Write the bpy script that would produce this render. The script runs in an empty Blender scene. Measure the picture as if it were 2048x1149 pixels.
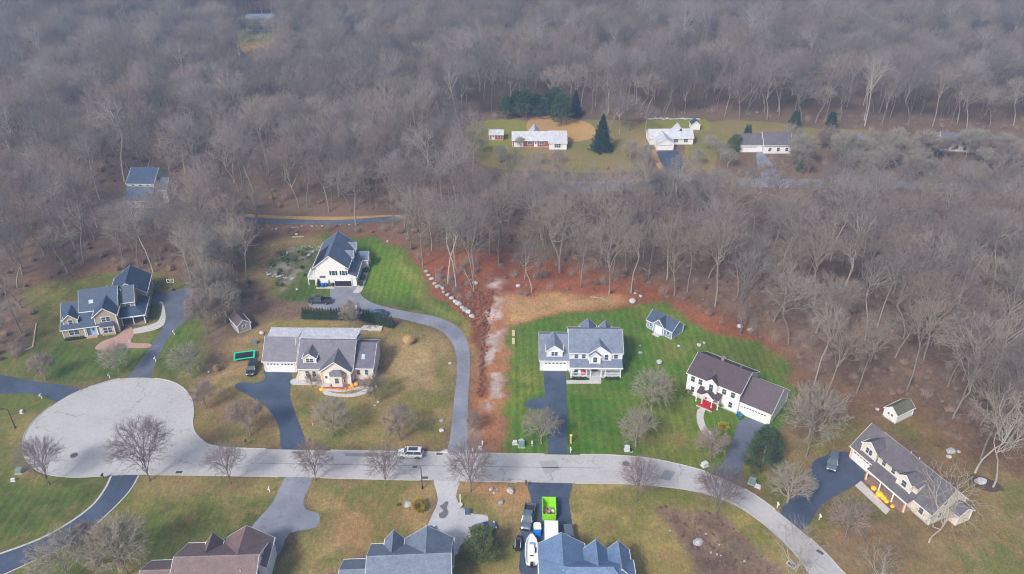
import bpy, bmesh, math, random
import numpy as np
from mathutils import Vector, Matrix
scene = bpy.context.scene
C = scene.collection
PI = math.pi
# ---------------------------------------------------------------- camera
FOC, PITCH, HCAM, CX, CY = 1620.0, math.radians(31), 108.0, 1024.0, 574.5
cam_d = bpy.data.cameras.new('camera'); cam = bpy.data.objects.new('camera', cam_d); C.objects.link(cam)
cam.location = (0, 0, HCAM); cam.rotation_euler = (math.radians(90) - PITCH, 0, 0)
cam_d.sensor_width = 36; cam_d.lens = 36 * FOC / 2048; cam_d.clip_start = 1; cam_d.clip_end = 6000
scene.camera = cam
# ---------------------------------------------------------------- sky, sun, exposure
SUN_EL, SUN_AZ = 42, 215          # degrees; azimuth clockwise from +Y (away from the camera)
world = bpy.data.worlds.new('World'); scene.world = world; world.use_nodes = True
wn = world.node_tree; wn.nodes.clear()
sky = wn.nodes.new('ShaderNodeTexSky'); sky.sky_type = 'NISHITA'; sky.sun_disc = False
sky.sun_elevation = math.radians(SUN_EL); sky.sun_rotation = math.radians(SUN_AZ)
sky.air_density = 1.0; sky.dust_density = 4.0; sky.ozone_density = 0.6
wbg = wn.nodes.new('ShaderNodeBackground'); wbg.inputs[1].default_value = 0.075
wo = wn.nodes.new('ShaderNodeOutputWorld')
wn.links.new(sky.outputs[0], wbg.inputs[0]); wn.links.new(wbg.outputs[0], wo.inputs[0])
sd = bpy.data.lights.new('sun', 'SUN'); sd.energy = 1.5; sd.angle = math.radians(10); sd.color = (1.0, 0.98, 0.96)
so = bpy.data.objects.new('sun', sd); C.objects.link(so)
az, el = math.radians(SUN_AZ), math.radians(SUN_EL)
sdir = Vector((math.sin(az) * math.cos(el), math.cos(az) * math.cos(el), math.sin(el)))
so.rotation_euler = sdir.to_track_quat('Z', 'Y').to_euler(); so.location = sdir * 300
vs = scene.view_settings
vs.view_transform = 'Standard'; vs.look = 'None'; vs.gamma = 1; vs.use_curve_mapping = False; vs.exposure = 1.32
HAZE_D = 0.0007
scene.cycles.filter_width = 1.1
scene.cycles.max_bounces = 5; scene.cycles.volume_bounces = 0; scene.cycles.diffuse_bounces = 2; scene.cycles.glossy_bounces = 2
scene.cycles.transparent_max_bounces = 4
scene.cycles.caustics_reflective = False; scene.cycles.caustics_refractive = False
# ---------------------------------------------------------------- helpers
def G(px, py, z=0.0):
    """point of the level z seen at pixel (px, py) of the 2048 px photograph"""
    u = (px - CX) / FOC; v = -(py - CY) / FOC
    dy = math.cos(PITCH) + v * math.sin(PITCH); dz = -math.sin(PITCH) + v * math.cos(PITCH)
    t = (z - HCAM) / dz
    return (u * t, dy * t)
def depth_of(x, y, z=0): return y * math.cos(PITCH) - (z - HCAM) * math.sin(PITCH)
def pix(x, y, z=0):
    d = depth_of(x, y, z); up = y * math.sin(PITCH) + (z - HCAM) * math.cos(PITCH)
    return CX + FOC * x / d, CY - FOC * up / d
def lin(v):
    v /= 255.0
    return v / 12.92 if v <= 0.04045 else ((v + 0.055) / 1.055) ** 2.4
def S(r, g, b, k=0.85): return (lin(r) * k, lin(g) * k, lin(b) * k, 1.0)
def tag(o, label=None, cat=None, group=None, kind=None):
    if label: o['label'] = label
    if cat: o['category'] = cat
    if group: o['group'] = group
    if kind: o['kind'] = kind
    return o
def empty(name, loc=(0, 0, 0), rz=0.0, label=None, cat=None, group=None):
    o = bpy.data.objects.new(name, None); C.objects.link(o)
    o.location = loc; o.rotation_euler = (0, 0, rz); o.empty_display_size = 0.3
    return tag(o, label, cat, group)
def link(name, me, mat=None, parent=None, loc=None, rz=None):
    if mat is not None and not me.materials: me.materials.append(mat)
    o = bpy.data.objects.new(name, me); C.objects.link(o)
    if parent is not None: o.parent = parent
    if loc is not None: o.location = loc
    if rz is not None: o.rotation_euler = (0, 0, rz)
    return o
def copy_tree(o, parent=None):
    c = o.copy(); C.objects.link(c)
    if parent is not None: c.parent = parent
    for ch in o.children: copy_tree(ch, c)
    return c
class MB:
    """collects shapes; build() links them as one mesh object"""
    def __init__(s): s.v = []; s.f = []
    def poly(s, pts):
        n = len(s.v); s.v += [tuple(p) for p in pts]; s.f.append(tuple(range(n, n + len(pts)))); return s
    def hexa(s, b, t):
        n = len(s.v); s.v += [tuple(p) for p in b] + [tuple(p) for p in t]; k = len(b)
        s.f.append(tuple(range(n + k - 1, n - 1, -1))); s.f.append(tuple(range(n + k, n + 2 * k)))
        for i in range(k):
            j = (i + 1) % k; s.f.append((n + i, n + j, n + k + j, n + k + i))
        return s
    def box(s, x0, x1, y0, y1, z0, z1):
        q = [(x0, y0), (x1, y0), (x1, y1), (x0, y1)]
        return s.hexa([(x, y, z0) for x, y in q], [(x, y, z1) for x, y in q])
    def prism(s, q, z0, z1): return s.hexa([(x, y, z0) for x, y in q], [(x, y, z1) for x, y in q])
    def slab(s, pts, t): return s.hexa([(x, y, z - t) for x, y, z in pts], pts)
    def tube(s, p0, p1, r0, r1=None, n=8):
        r1 = r0 if r1 is None else r1
        p0 = Vector(p0); p1 = Vector(p1); d = (p1 - p0).normalized()
        a = d.orthogonal().normalized(); b = d.cross(a)
        ring = lambda p, r: [p + (a * math.cos(2 * PI * i / n) + b * math.sin(2 * PI * i / n)) * r for i in range(n)]
        return s.hexa(ring(p0, r0), ring(p1, r1))
    def lathe(s, prof, n=12, c=(0, 0, 0), rib=0.0):
        base = len(s.v)
        for r, z in prof:
            for i in range(n):
                a = 2 * PI * i / n; rr = r * (1 - rib * (i % 2))
                s.v.append((c[0] + rr * math.cos(a), c[1] + rr * math.sin(a), c[2] + z))
        for k in range(len(prof) - 1):
            for i in range(n):
                j = (i + 1) % n
                s.f.append((base + k * n + i, base + k * n + j, base + (k + 1) * n + j, base + (k + 1) * n + i))
        s.f.append(tuple(range(base + n - 1, base - 1, -1)))
        s.f.append(tuple(range(base + (len(prof) - 1) * n, base + len(prof) * n)))
        return s
    def mesh(s, name, mat=None, smooth=False, recalc=True):
        me = bpy.data.meshes.new(name); me.from_pydata(s.v, [], s.f)
        if recalc:
            bm = bmesh.new(); bm.from_mesh(me); bmesh.ops.recalc_face_normals(bm, faces=bm.faces); bm.to_mesh(me); bm.free()
        if smooth:
            me.polygons.foreach_set('use_smooth', [True] * len(me.polygons))
        if mat is not None: me.materials.append(mat)
        return me
    def build(s, name, mat=None, parent=None, loc=None, rz=None, smooth=False, recalc=True):
        return link(name, s.mesh(name, mat, smooth, recalc), None, parent, loc, rz)
# ---------------------------------------------------------------- materials
def new_mat(name):
    m = bpy.data.materials.new(name); m.use_nodes = True
    nt = m.node_tree; b = nt.nodes['Principled BSDF']; return m, nt, b
def M(name, col, rough=0.8, var=0.12, scale=3.0, metal=0.0, bump=0.0, spec=0.3, stretch=(1, 1, 1), obj_var=0.0, coat=0.0, detail=6):
    """plain surface colour with a little procedural mottling"""
    m, nt, b = new_mat(name); N = nt.nodes; L = nt.links
    if len(col) == 3: col = tuple(col) + (1,)
    b.inputs['Roughness'].default_value = rough; b.inputs['Metallic'].default_value = metal
    b.inputs['Specular IOR Level'].default_value = spec; b.inputs['Coat Weight'].default_value = coat
    tc = N.new('ShaderNodeTexCoord'); mp = N.new('ShaderNodeMapping'); mp.inputs['Scale'].default_value = stretch
    L.new(tc.outputs['Object'], mp.inputs[0])
    nz = N.new('ShaderNodeTexNoise'); nz.inputs['Scale'].default_value = scale; nz.inputs['Detail'].default_value = detail
    nz.inputs['Roughness'].default_value = 0.65
    L.new(mp.outputs[0], nz.inputs['Vector'])
    mr = N.new('ShaderNodeMapRange'); mr.inputs[1].default_value = 0.25; mr.inputs[2].default_value = 0.75
    mr.inputs[3].default_value = 1 - var * 1.6; mr.inputs[4].default_value = 1 + var * 1.6
    L.new(nz.outputs[0], mr.inputs[0])
    val = mr.outputs[0]
    if obj_var:
        oi = N.new('ShaderNodeObjectInfo'); mo = N.new('ShaderNodeMapRange')
        mo.inputs[3].default_value = 1 - obj_var; mo.inputs[4].default_value = 1 + obj_var
        L.new(oi.outputs['Random'], mo.inputs[0])
        mu = N.new('ShaderNodeMath'); mu.operation = 'MULTIPLY'; L.new(val, mu.inputs[0]); L.new(mo.outputs[0], mu.inputs[1]); val = mu.outputs[0]
    mx = N.new('ShaderNodeVectorMath'); mx.operation = 'SCALE'; mx.inputs[0].default_value = col[:3]
    L.new(val, mx.inputs['Scale']); L.new(mx.outputs[0], b.inputs['Base Color'])
    if bump:
        bp = N.new('ShaderNodeBump'); bp.inputs['Strength'].default_value = bump; bp.inputs['Distance'].default_value = 0.05
        L.new(nz.outputs[0], bp.inputs['Height']); L.new(bp.outputs[0], b.inputs['Normal'])
    return m
def glow(name, col, s):
    m, nt, b = new_mat(name); b.inputs['Base Color'].default_value = col
    b.inputs['Emission Color'].default_value = col; b.inputs['Emission Strength'].default_value = s; return m
def roof_mat(name, col):
    """asphalt shingles: courses, tab-to-tab tone and weather streaks down the slope"""
    m, nt, b = new_mat(name); N = nt.nodes; L = nt.links
    b.inputs['Roughness'].default_value = 0.55; b.inputs['Specular IOR Level'].default_value = 0.55
    tc = N.new('ShaderNodeTexCoord')
    n1 = N.new('ShaderNodeTexNoise'); n1.inputs['Scale'].default_value = 0.7; n1.inputs['Detail'].default_value = 5
    n2 = N.new('ShaderNodeTexNoise'); n2.inputs['Scale'].default_value = 6; n2.inputs['Detail'].default_value = 3
    mp = N.new('ShaderNodeMapping'); mp.inputs['Scale'].default_value = (3.2, 3.2, 7.5)
    n3 = N.new('ShaderNodeTexVoronoi'); n3.inputs['Scale'].default_value = 1.0
    L.new(tc.outputs['Object'], n1.inputs['Vector']); L.new(tc.outputs['Object'], n2.inputs['Vector'])
    L.new(tc.outputs['Object'], mp.inputs[0]); L.new(mp.outputs[0], n3.inputs['Vector'])
    def mr(src, lo, hi):
        r = N.new('ShaderNodeMapRange'); r.inputs[1].default_value = 0.25; r.inputs[2].default_value = 0.75
        r.inputs[3].default_value = lo; r.inputs[4].default_value = hi; L.new(src, r.inputs[0]); return r.outputs[0]
    def mul(a, c):
        q = N.new('ShaderNodeMath'); q.operation = 'MULTIPLY'; L.new(a, q.inputs[0]); L.new(c, q.inputs[1]); return q.outputs[0]
    sep = N.new('ShaderNodeSeparateColor'); L.new(n3.outputs['Color'], sep.inputs[0])
    v = mul(mul(mr(n1.outputs[0], 0.82, 1.18), mr(n2.outputs[0], 0.88, 1.12)), mr(sep.outputs[0], 0.9, 1.1))
    mx = N.new('ShaderNodeVectorMath'); mx.operation = 'SCALE'; mx.inputs[0].default_value = col[:3]
    L.new(v, mx.inputs['Scale']); L.new(mx.outputs[0], b.inputs['Base Color'])
    return m
def siding_mat(name, col):
    m, nt, b = new_mat(name); N = nt.nodes; L = nt.links
    b.inputs['Roughness'].default_value = 0.65
    tc = N.new('ShaderNodeTexCoord'); mp = N.new('ShaderNodeMapping'); mp.inputs['Scale'].default_value = (0, 0, 1)
    wv = N.new('ShaderNodeTexWave'); wv.wave_type = 'BANDS'; wv.bands_direction = 'Z'; wv.wave_profile = 'SAW'
    wv.inputs['Scale'].default_value = 2.2; wv.inputs['Distortion'].default_value = 0
    nz = N.new('ShaderNodeTexNoise'); nz.inputs['Scale'].default_value = 1.1; nz.inputs['Detail'].default_value = 6
    L.new(tc.outputs['Object'], mp.inputs[0]); L.new(mp.outputs[0], wv.inputs['Vector']); L.new(tc.outputs['Object'], nz.inputs['Vector'])
    a = N.new('ShaderNodeMapRange'); a.inputs[3].default_value = 0.93; a.inputs[4].default_value = 1.02; L.new(wv.outputs['Color'], a.inputs[0])
    c = N.new('ShaderNodeMapRange'); c.inputs[1].default_value = .3; c.inputs[2].default_value = .7; c.inputs[3].default_value = 0.93; c.inputs[4].default_value = 1.05; L.new(nz.outputs[0], c.inputs[0])
    q = N.new('ShaderNodeMath'); q.operation = 'MULTIPLY'; L.new(a.outputs[0], q.inputs[0]); L.new(c.outputs[0], q.inputs[1])
    mx = N.new('ShaderNodeVectorMath'); mx.operation = 'SCALE'; mx.inputs[0].default_value = col[:3]
    L.new(q.outputs[0], mx.inputs['Scale']); L.new(mx.outputs[0], b.inputs['Base Color'])
    bp = N.new('ShaderNodeBump'); bp.inputs['Strength'].default_value = 0.35; bp.inputs['Distance'].default_value = 0.02
    L.new(wv.outputs['Color'], bp.inputs['Height']); L.new(bp.outputs[0], b.inputs['Normal'])
    return m
def paved_mat(name, col, crack=0.0, blotch=0.12):
    """worn asphalt: blotches, fine aggregate, sealed cracks"""
    m, nt, b = new_mat(name); N = nt.nodes; L = nt.links
    b.inputs['Roughness'].default_value = 0.8; b.inputs['Specular IOR Level'].default_value = 0.35
    tc = N.new('ShaderNodeTexCoord')
    def noise(sc, det=5):
        n = N.new('ShaderNodeTexNoise'); n.inputs['Scale'].default_value = sc; n.inputs['Detail'].default_value = det
        n.inputs['Roughness'].default_value = 0.6; L.new(tc.outputs['Object'], n.inputs['Vector']); return n
    def mr(src, a0, a1, lo, hi):
        r = N.new('ShaderNodeMapRange'); r.inputs[1].default_value = a0; r.inputs[2].default_value = a1
        r.inputs[3].default_value = lo; r.inputs[4].default_value = hi; L.new(src, r.inputs[0]); return r.outputs[0]
    def mul(a, c):
        q = N.new('ShaderNodeMath'); q.operation = 'MULTIPLY'; L.new(a, q.inputs[0]); L.new(c, q.inputs[1]); return q.outputs[0]
    v = mul(mr(noise(0.16).outputs[0], .3, .7, 1 - blotch, 1 + blotch), mr(noise(9, 3).outputs[0], .3, .7, 0.9, 1.1))
    v = mul(v, mr(noise(1.4).outputs[0], .3, .7, 0.92, 1.08))
    v = mul(v, mr(noise(0.45, 7).outputs[0], .58, .72, 1.0, 1 - blotch * .9))
    if crack:
        wp = noise(0.5); sc = N.new('ShaderNodeVectorMath'); sc.operation = 'MULTIPLY_ADD'
        sc.inputs[1].default_value = (4, 4, 4); L.new(wp.outputs['Color'], sc.inputs[0]); L.new(tc.outputs['Object'], sc.inputs[2])
        vo = N.new('ShaderNodeTexVoronoi'); vo.feature = 'DISTANCE_TO_EDGE'; vo.inputs['Scale'].default_value = 0.085
        L.new(sc.outputs[0], vo.inputs['Vector'])
        ck = mr(vo.outputs['Distance'], 0.0, 0.013, 1 - crack, 1.0)
        gate = mr(noise(0.07, 2).outputs[0], .42, .58, 0, 1)
        mixn = N.new('ShaderNodeMix'); L.new(gate, mixn.inputs[0]); mixn.inputs[2].default_value = 1.0; L.new(ck, mixn.inputs[3])
        v = mul(v, mixn.outputs[0])
    mx = N.new('ShaderNodeVectorMath'); mx.operation = 'SCALE'; mx.inputs[0].default_value = col[:3]
    L.new(v, mx.inputs['Scale']); L.new(mx.outputs[0], b.inputs['Base Color'])
    return m
def tint_mat(name, attr, fine=0.3, base=None, blades=True):
    """ground cover: colour from the sheet's own patches, broken up by fine procedural noise"""
    m, nt, b = new_mat(name); N = nt.nodes; L = nt.links
    b.inputs['Roughness'].default_value = 0.95; b.inputs['Specular IOR Level'].default_value = 0.1
    tc = N.new('ShaderNodeTexCoord')
    def noise(sc, det=5, vec=None):
        n = N.new('ShaderNodeTexNoise'); n.inputs['Scale'].default_value = sc; n.inputs['Detail'].default_value = det
        n.inputs['Roughness'].default_value = 0.7; L.new(vec or tc.outputs['Object'], n.inputs['Vector']); return n.outputs[0]
    def mr(src, a0, a1, lo, hi):
        r = N.new('ShaderNodeMapRange'); r.inputs[1].default_value = a0; r.inputs[2].default_value = a1
        r.inputs[3].default_value = lo; r.inputs[4].default_value = hi; L.new(src, r.inputs[0]); return r.outputs[0]
    def mul(a, c):
        q = N.new('ShaderNodeMath'); q.operation = 'MULTIPLY'; L.new(a, q.inputs[0]); L.new(c, q.inputs[1]); return q.outputs[0]
    mp = N.new('ShaderNodeMapping'); mp.inputs['Scale'].default_value = (2.2, 0.55, 1); L.new(tc.outputs['Object'], mp.inputs[0])
    fine_n = noise(5.5, 4)
    v = mul(mul(mr(fine_n, .3, .7, 1 - fine, 1 + fine), mr(noise(1.3), .3, .7, 1 - fine * .6, 1 + fine * .6)), mr(noise(1.0, 5, mp.outputs[0]), .3, .7, 1 - fine * .5, 1 + fine * .5))
    if attr:
        at = N.new('ShaderNodeAttribute'); at.attribute_name = attr; csrc = at.outputs['Color']
    else:
        mc = N.new('ShaderNodeMix'); mc.data_type = 'RGBA'; L.new(mr(noise(0.05), .35, .65, 0, 1), mc.inputs[0])
        mc.inputs[6].default_value = base[0]; mc.inputs[7].default_value = base[1]; csrc = mc.outputs[2]
    # colour jitter towards straw / dead leaves
    hj = N.new('ShaderNodeHueSaturation'); L.new(csrc, hj.inputs['Color']); L.new(mr(noise(2.6, 4), .3, .7, 0.485, 0.515), hj.inputs['Hue'])
    L.new(mr(noise(3.4, 3), .3, .7, 0.8, 1.2), hj.inputs['Saturation'])
    mx = N.new('ShaderNodeVectorMath'); mx.operation = 'SCALE'; L.new(hj.outputs[0], mx.inputs[0]); L.new(v, mx.inputs['Scale'])
    L.new(mx.outputs[0], b.inputs['Base Color'])
    bp = N.new('ShaderNodeBump'); bp.inputs['Strength'].default_value = 0.6; bp.inputs['Distance'].default_value = 0.12
    L.new(fine_n, bp.inputs['Height']); L.new(bp.outputs[0], b.inputs['Normal'])
    return m
WHITE = M('white_trim', (0.78, 0.78, 0.78), 0.5, 0.03)
GLASS = M('window_glass', (0.05, 0.08, 0.12), 0.08, 0.25, 0.6, spec=0.8)
DARK = M('void_shade', (0.02, 0.02, 0.025), 0.8)  # near-black colour that stands for the shade inside openings
CONC = M('concrete', S(196, 194, 190), 0.85, 0.12, 1.5, bump=0.1)
BLACKPL = M('black_plastic', (0.02, 0.02, 0.022), 0.5)
RUBBER = M('rubber', (0.015, 0.015, 0.016), 0.85)
CHROME = M('bright_metal', (0.6, 0.6, 0.62), 0.3, 0.05, metal=0.9)
WOOD = M('brown_wood', S(120, 88, 60), 0.8, 0.2)
WOODL = M('pale_wood', S(214, 196, 150), 0.8, 0.12)
STONE = M('boulder_stone', S(176, 178, 180), 0.9, 0.22, 1.6, bump=0.5, obj_var=0.22)
# ================================================================ GROUND
LITTER = (S(112, 93, 77), S(132, 108, 88))
gm = tint_mat('leaf_litter', None, 0.34, LITTER)
g = MB(); g.poly([(-2600, -200, 0), (2600, -200, 0), (2600, 4200, 0), (-2600, 4200, 0)])
tag(g.build('ground', gm), 'brown leaf litter ground under the bare woods', kind='structure')
rs = np.random.RandomState(7)
GX0, GX1, GY0, GY1, GS = -128.0, 118.0, 76.0, 216.0, 0.5
NX = int((GX1 - GX0) / GS) + 1; NY = int((GY1 - GY0) / GS) + 1
gx, gy = np.meshgrid(np.linspace(GX0, GX1, NX), np.linspace(GY0, GY1, NY))
def vnoise(size, seed, X=None, Y=None):
    r = np.random.RandomState(seed); X = gx if X is None else X; Y = gy if Y is None else Y
    t = r.rand(97, 97); u = X / size + 300; w = Y / size + 300
    i = np.floor(u).astype(int); j = np.floor(w).astype(int); fu = u - i; fw = w - j
    fu = fu * fu * (3 - 2 * fu); fw = fw * fw * (3 - 2 * fw)
    a = t[j % 97, i % 97]; b = t[j % 97, (i + 1) % 97]; c = t[(j + 1) % 97, i % 97]; d = t[(j + 1) % 97, (i + 1) % 97]
    return (a * (1 - fu) + b * fu) * (1 - fw) + (c * (1 - fu) + d * fu) * fw
def fbm(size, seed, o=4): return sum(vnoise(size / 2 ** k, seed + k) * 0.5 ** k for k in range(o)) / sum(0.5 ** k for k in range(o))
def inside(poly, X, Y):
    r = np.zeros(X.shape, bool); n = len(poly)
    for i in range(n):
        x0, y0 = poly[i]; x1, y1 = poly[(i + 1) % n]
        if y0 == y1: continue
        c = (y0 > Y) != (y1 > Y)
        r ^= c & (X < (x1 - x0) * (Y - y0) / (y1 - y0) + x0)
    return r
def blur(m, k):
    if k < 1: return m
    for ax in (0, 1):
        for _ in range(2):
            p = np.pad(m, [(k, k) if a == ax else (0, 0) for a in (0, 1)], mode='edge')
            c = np.cumsum(p, axis=ax); z = np.zeros_like(np.take(c, [0], axis=ax)); c = np.concatenate([z, c], axis=ax)
            n = 2 * k + 1
            m = (np.take(c, range(n, c.shape[ax]), axis=ax) - np.take(c, range(0, c.shape[ax] - n), axis=ax)) / n
    return m
def catmull(pts, n=6, closed=True):
    out = []; N = len(pts)
    for i in range(N if closed else N - 1):
        if closed: p = [pts[(i + k - 1) % N] for k in range(4)]
        else: p = [pts[min(max(i + k - 1, 0), N - 1)] for k in range(4)]
        for k in range(n):
            t = k / n
            out.append(tuple(0.5 * (2 * p[1][a] + (p[2][a] - p[0][a]) * t + (2 * p[0][a] - 5 * p[1][a] + 4 * p[2][a] - p[3][a]) * t * t + (3 * p[1][a] - p[0][a] - 3 * p[2][a] + p[3][a]) * t ** 3) for a in (0, 1)))
    if not closed: out.append(pts[-1])
    return out
def W(px): return [G(*p) for p in px]
tint = np.zeros((NY, NX, 3)); lawnm = np.zeros((NY, NX))
mixn = fbm(18, 11)[..., None]
tint[:] = np.array(LITTER[0][:3]) * (1 - mixn) + np.array(LITTER[1][:3]) * mixn
wx = (fbm(5, 21) - .5) * 5; wy = (fbm(5, 31) - .5) * 5
def paint(px, col, soft=1, k=1.0, lawn=None, warp=1.0, patch=None, world_poly=None):
    """lay a patch of ground cover: col over poly, frayed edge; patch=(size, seed, lo) makes it come and go"""
    poly = world_poly or W(px)
    m = inside(poly, gx + wx * warp, gy + wy * warp).astype(float)
    m = blur(m, soft)
    if patch: m = m * np.clip((fbm(patch[0], patch[1]) - patch[2]) * 6 + .5, 0, 1)
    mm = (m * k)[..., None]
    tint[:] = tint * (1 - mm) + np.array(col[:3]) * mm
    if lawn == 1: np.maximum(lawnm, m, out=lawnm)
    elif lawn == 0: lawnm[:] = lawnm * (1 - m)
GREEN = S(84, 106, 42); LUSH = S(84, 112, 40); OLIVE = S(100, 104, 52); DRY = S(158, 134, 92); STRAW = S(180, 148, 104)
TAN = S(172, 118, 76); RUST = S(152, 92, 62); MULCH = S(126, 104, 92); DIRT = S(150, 124, 96)
# rusty leaf litter near the wood edge
paint([(760, 560), (830, 500), (1000, 500), (1300, 560), (1420, 620), (1560, 690), (1600, 780), (1560, 800), (1300, 640), (1000, 640), (950, 660), (850, 600)], RUST, 6, 0.9)
paint([(-50, 560), (200, 530), (420, 550), (560, 450), (800, 450), (860, 560), (700, 480), (520, 500), (400, 590), (100, 575)], RUST, 6, 0.3)
paint([(1590, 740), (1800, 780), (2048, 900), (2100, 1200), (1900, 1100), (1850, 900), (1640, 860)], S(128, 98, 72), 6, 0.7)
# lawns
paint([(40, 578), (120, 556), (230, 548), (310, 545), (360, 556), (405, 585), (408, 640), (405, 700), (398, 760), (380, 800), (300, 757), (240, 760), (180, 772), (-40, 760), (-60, 700), (60, 702), (78, 640)], OLIVE, 2, 1, 1)
paint([(100, 690), (240, 690), (300, 700), (260, 750), (150, 770), (60, 730)], GREEN, 3, .9); paint([(310, 650), (400, 640), (395, 740), (300, 750)], GREEN, 3, .9)
paint([(60, 580), (230, 555), (240, 600), (120, 620)], S(124, 122, 52), 4, .8)
paint([(-60, 785), (70, 786), (115, 800), (46, 890), (60, 940), (225, 948), (215, 985), (120, 1060), (-60, 1120)], OLIVE, 2, 1, 1)
paint([(-60, 950), (200, 955), (190, 1000), (60, 1080), (-60, 1100)], S(82, 100, 44), 5, .85); paint([(120, 795), (30, 900), (70, 960), (10, 960), (10, 860)], S(150, 128, 84), 2, .7)
paint([(262, 948), (580, 950), (560, 1000), (480, 1090), (300, 1190), (-60, 1190), (-60, 1150), (180, 1060)], OLIVE, 1, 1, 1)
paint([(300, 1010), (520, 1010), (450, 1090), (250, 1110)], GREEN, 5, .8, patch=(9, 51, .42)); paint([(260, 955), (580, 955), (560, 990), (270, 1000)], DRY, 3, .6)
paint([(605, 955), (880, 960), (866, 1000), (830, 1090), (690, 1120), (540, 1190), (520, 1150), (640, 1040)], DRY, 1, 1, 1)
paint([(620, 960), (690, 960), (670, 1060), (600, 1149), (560, 1149), (630, 1040)], GREEN, 4, .8, patch=(7, 61, .4)); paint([(700, 1020), (840, 1010), (800, 1090), (690, 1090)], TAN, 5, .55)
paint([(895, 962), (1075, 966), (1060, 1000), (1050, 1190), (890, 1190), (950, 1070), (905, 1020)], DRY, 1, 1, 1)
paint([(920, 965), (1070, 968), (1050, 1010), (960, 1000)], TAN, 3, .7); paint([(920, 1090), (1040, 1060), (1040, 1149), (910, 1149)], OLIVE, 5, .6)
paint([(1130, 965), (1300, 968), (1420, 985), (1500, 1030), (1580, 1100), (1640, 1190), (1130, 1190)], S(150, 136, 80), 1, 1, 1)
paint([(1150, 980), (1240, 970), (1300, 1040), (1230, 1100)], GREEN, 5, .75, patch=(8, 71, .45)); paint([(1290, 970), (1420, 985), (1500, 1035), (1460, 1050), (1380, 1005)], OLIVE, 3, .7)
paint([(1312, 1010), (1370, 1012), (1440, 1030), (1500, 1080), (1560, 1149), (1560, 1190), (1400, 1190), (1395, 1130), (1355, 1060)], MULCH, 1, .95, 0)
paint([(1330, 1020), (1440, 1040), (1530, 1149), (1420, 1149)], S(150, 132, 96), 3, .7, patch=(5, 181, .52)); paint([(1330, 1020), (1440, 1040), (1530, 1149), (1420, 1149)], S(104, 84, 72), 2, .7, patch=(2.4, 191, .5))
paint([(1420, 1050), (1480, 1080), (1500, 1110), (1450, 1120)], S(84, 74, 74), 3, .7, patch=(4, 81, .45))
paint([(455, 690), (540, 640), (790, 650), (850, 655), (895, 675), (915, 720), (908, 800), (900, 900), (600, 897), (560, 880), (380, 880), (392, 770), (440, 740)], DRY, 2, 1, 1)
paint([(520, 645), (620, 645), (700, 655), (600, 665), (540, 662)], S(146, 134, 58), 3, .8); paint([(585, 780), (760, 800), (760, 880), (615, 885), (590, 830)], OLIVE, 4, .8)
paint([(870, 720), (905, 700), (905, 790), (885, 800)], GREEN, 2, .8); paint([(790, 640), (880, 650), (860, 680), (780, 670)], OLIVE, 3, .6)
paint([(770, 700), (870, 700), (860, 790), (780, 770)], S(186, 160, 122), 5, .5); paint([(740, 780), (890, 800), (890, 890), (740, 890)], S(140, 126, 74), 5, .7)
paint([(390, 770), (470, 775), (540, 830), (560, 885), (440, 890), (390, 850)], S(140, 112, 82), 4, .8); paint([(400, 850), (500, 850), (570, 890), (430, 890)], OLIVE, 3, .7)
paint([(455, 690), (520, 700), (520, 765), (450, 770)], S(158, 130, 96), 3, .8)
# yard of the white garage house
paint([(505, 510), (560, 478), (640, 468), (730, 476), (800, 492), (835, 540), (850, 585), (900, 605), (955, 660), (930, 660), (870, 634), (770, 612), (640, 605), (590, 600), (530, 590), (505, 560)], GREEN, 1, 1, 1)
paint([(505, 510), (560, 478), (640, 470), (650, 485), (580, 492), (538, 530), (540, 590), (505, 580)], S(158, 128, 90), 3, .95)
paint([(735, 480), (800, 495), (830, 545), (840, 590), (760, 600), (725, 575)], S(100, 132, 38), 3, .95); paint([(790, 492), (850, 590), (950, 655), (900, 640), (830, 600), (800, 530)], S(150, 146, 72), 2, .6)
RG = [(538, 545), (560, 500), (600, 492), (640, 500), (600, 545), (560, 590)]
paint([(538, 545), (560, 500), (600, 492), (640, 500), (600, 545), (560, 590)], S(112, 104, 90), 1, .9, 0)
paint(RG, S(78, 74, 60), 1, .8, patch=(2.2, 301, .5)); paint(RG, S(160, 150, 134), 1, .7, patch=(1.7, 311, .56)); paint(RG, S(104, 116, 56), 1, .6, patch=(2.0, 321, .56))
# vacant lot
paint([(938, 908), (940, 760), (945, 680), (960, 640), (1000, 590), (1090, 590), (1200, 590), (1270, 600), (1200, 615), (1100, 628), (1022, 655), (1020, 908)], TAN, 2, .85, 0)
paint([(1000, 600), (1090, 590), (1200, 594), (1270, 602), (1200, 612), (1090, 628), (1030, 645)], STRAW, 2, .8)
paint([(970, 560), (1010, 560), (1003, 650), (1005, 740), (995, 820), (972, 810), (974, 700)], S(200, 190, 186), 2, .85, patch=(3.0, 91, .54))
paint([(953, 650), (975, 650), (972, 720), (970, 800), (960, 800)], S(110, 62, 44), 1, .75); paint([(955, 790), (975, 780), (975, 850), (950, 840)], S(176, 106, 62), 2, .6)
paint([(990, 870), (1015, 840), (1018, 905), (945, 905)], S(136, 96, 78), 3, .6); paint([(938, 840), (960, 840), (965, 905), (938, 905)], S(150, 136, 128), 2, .6)
paint([(935, 640), (955, 650), (945, 760), (938, 760)], S(160, 144, 80), 1, .7)
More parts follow.
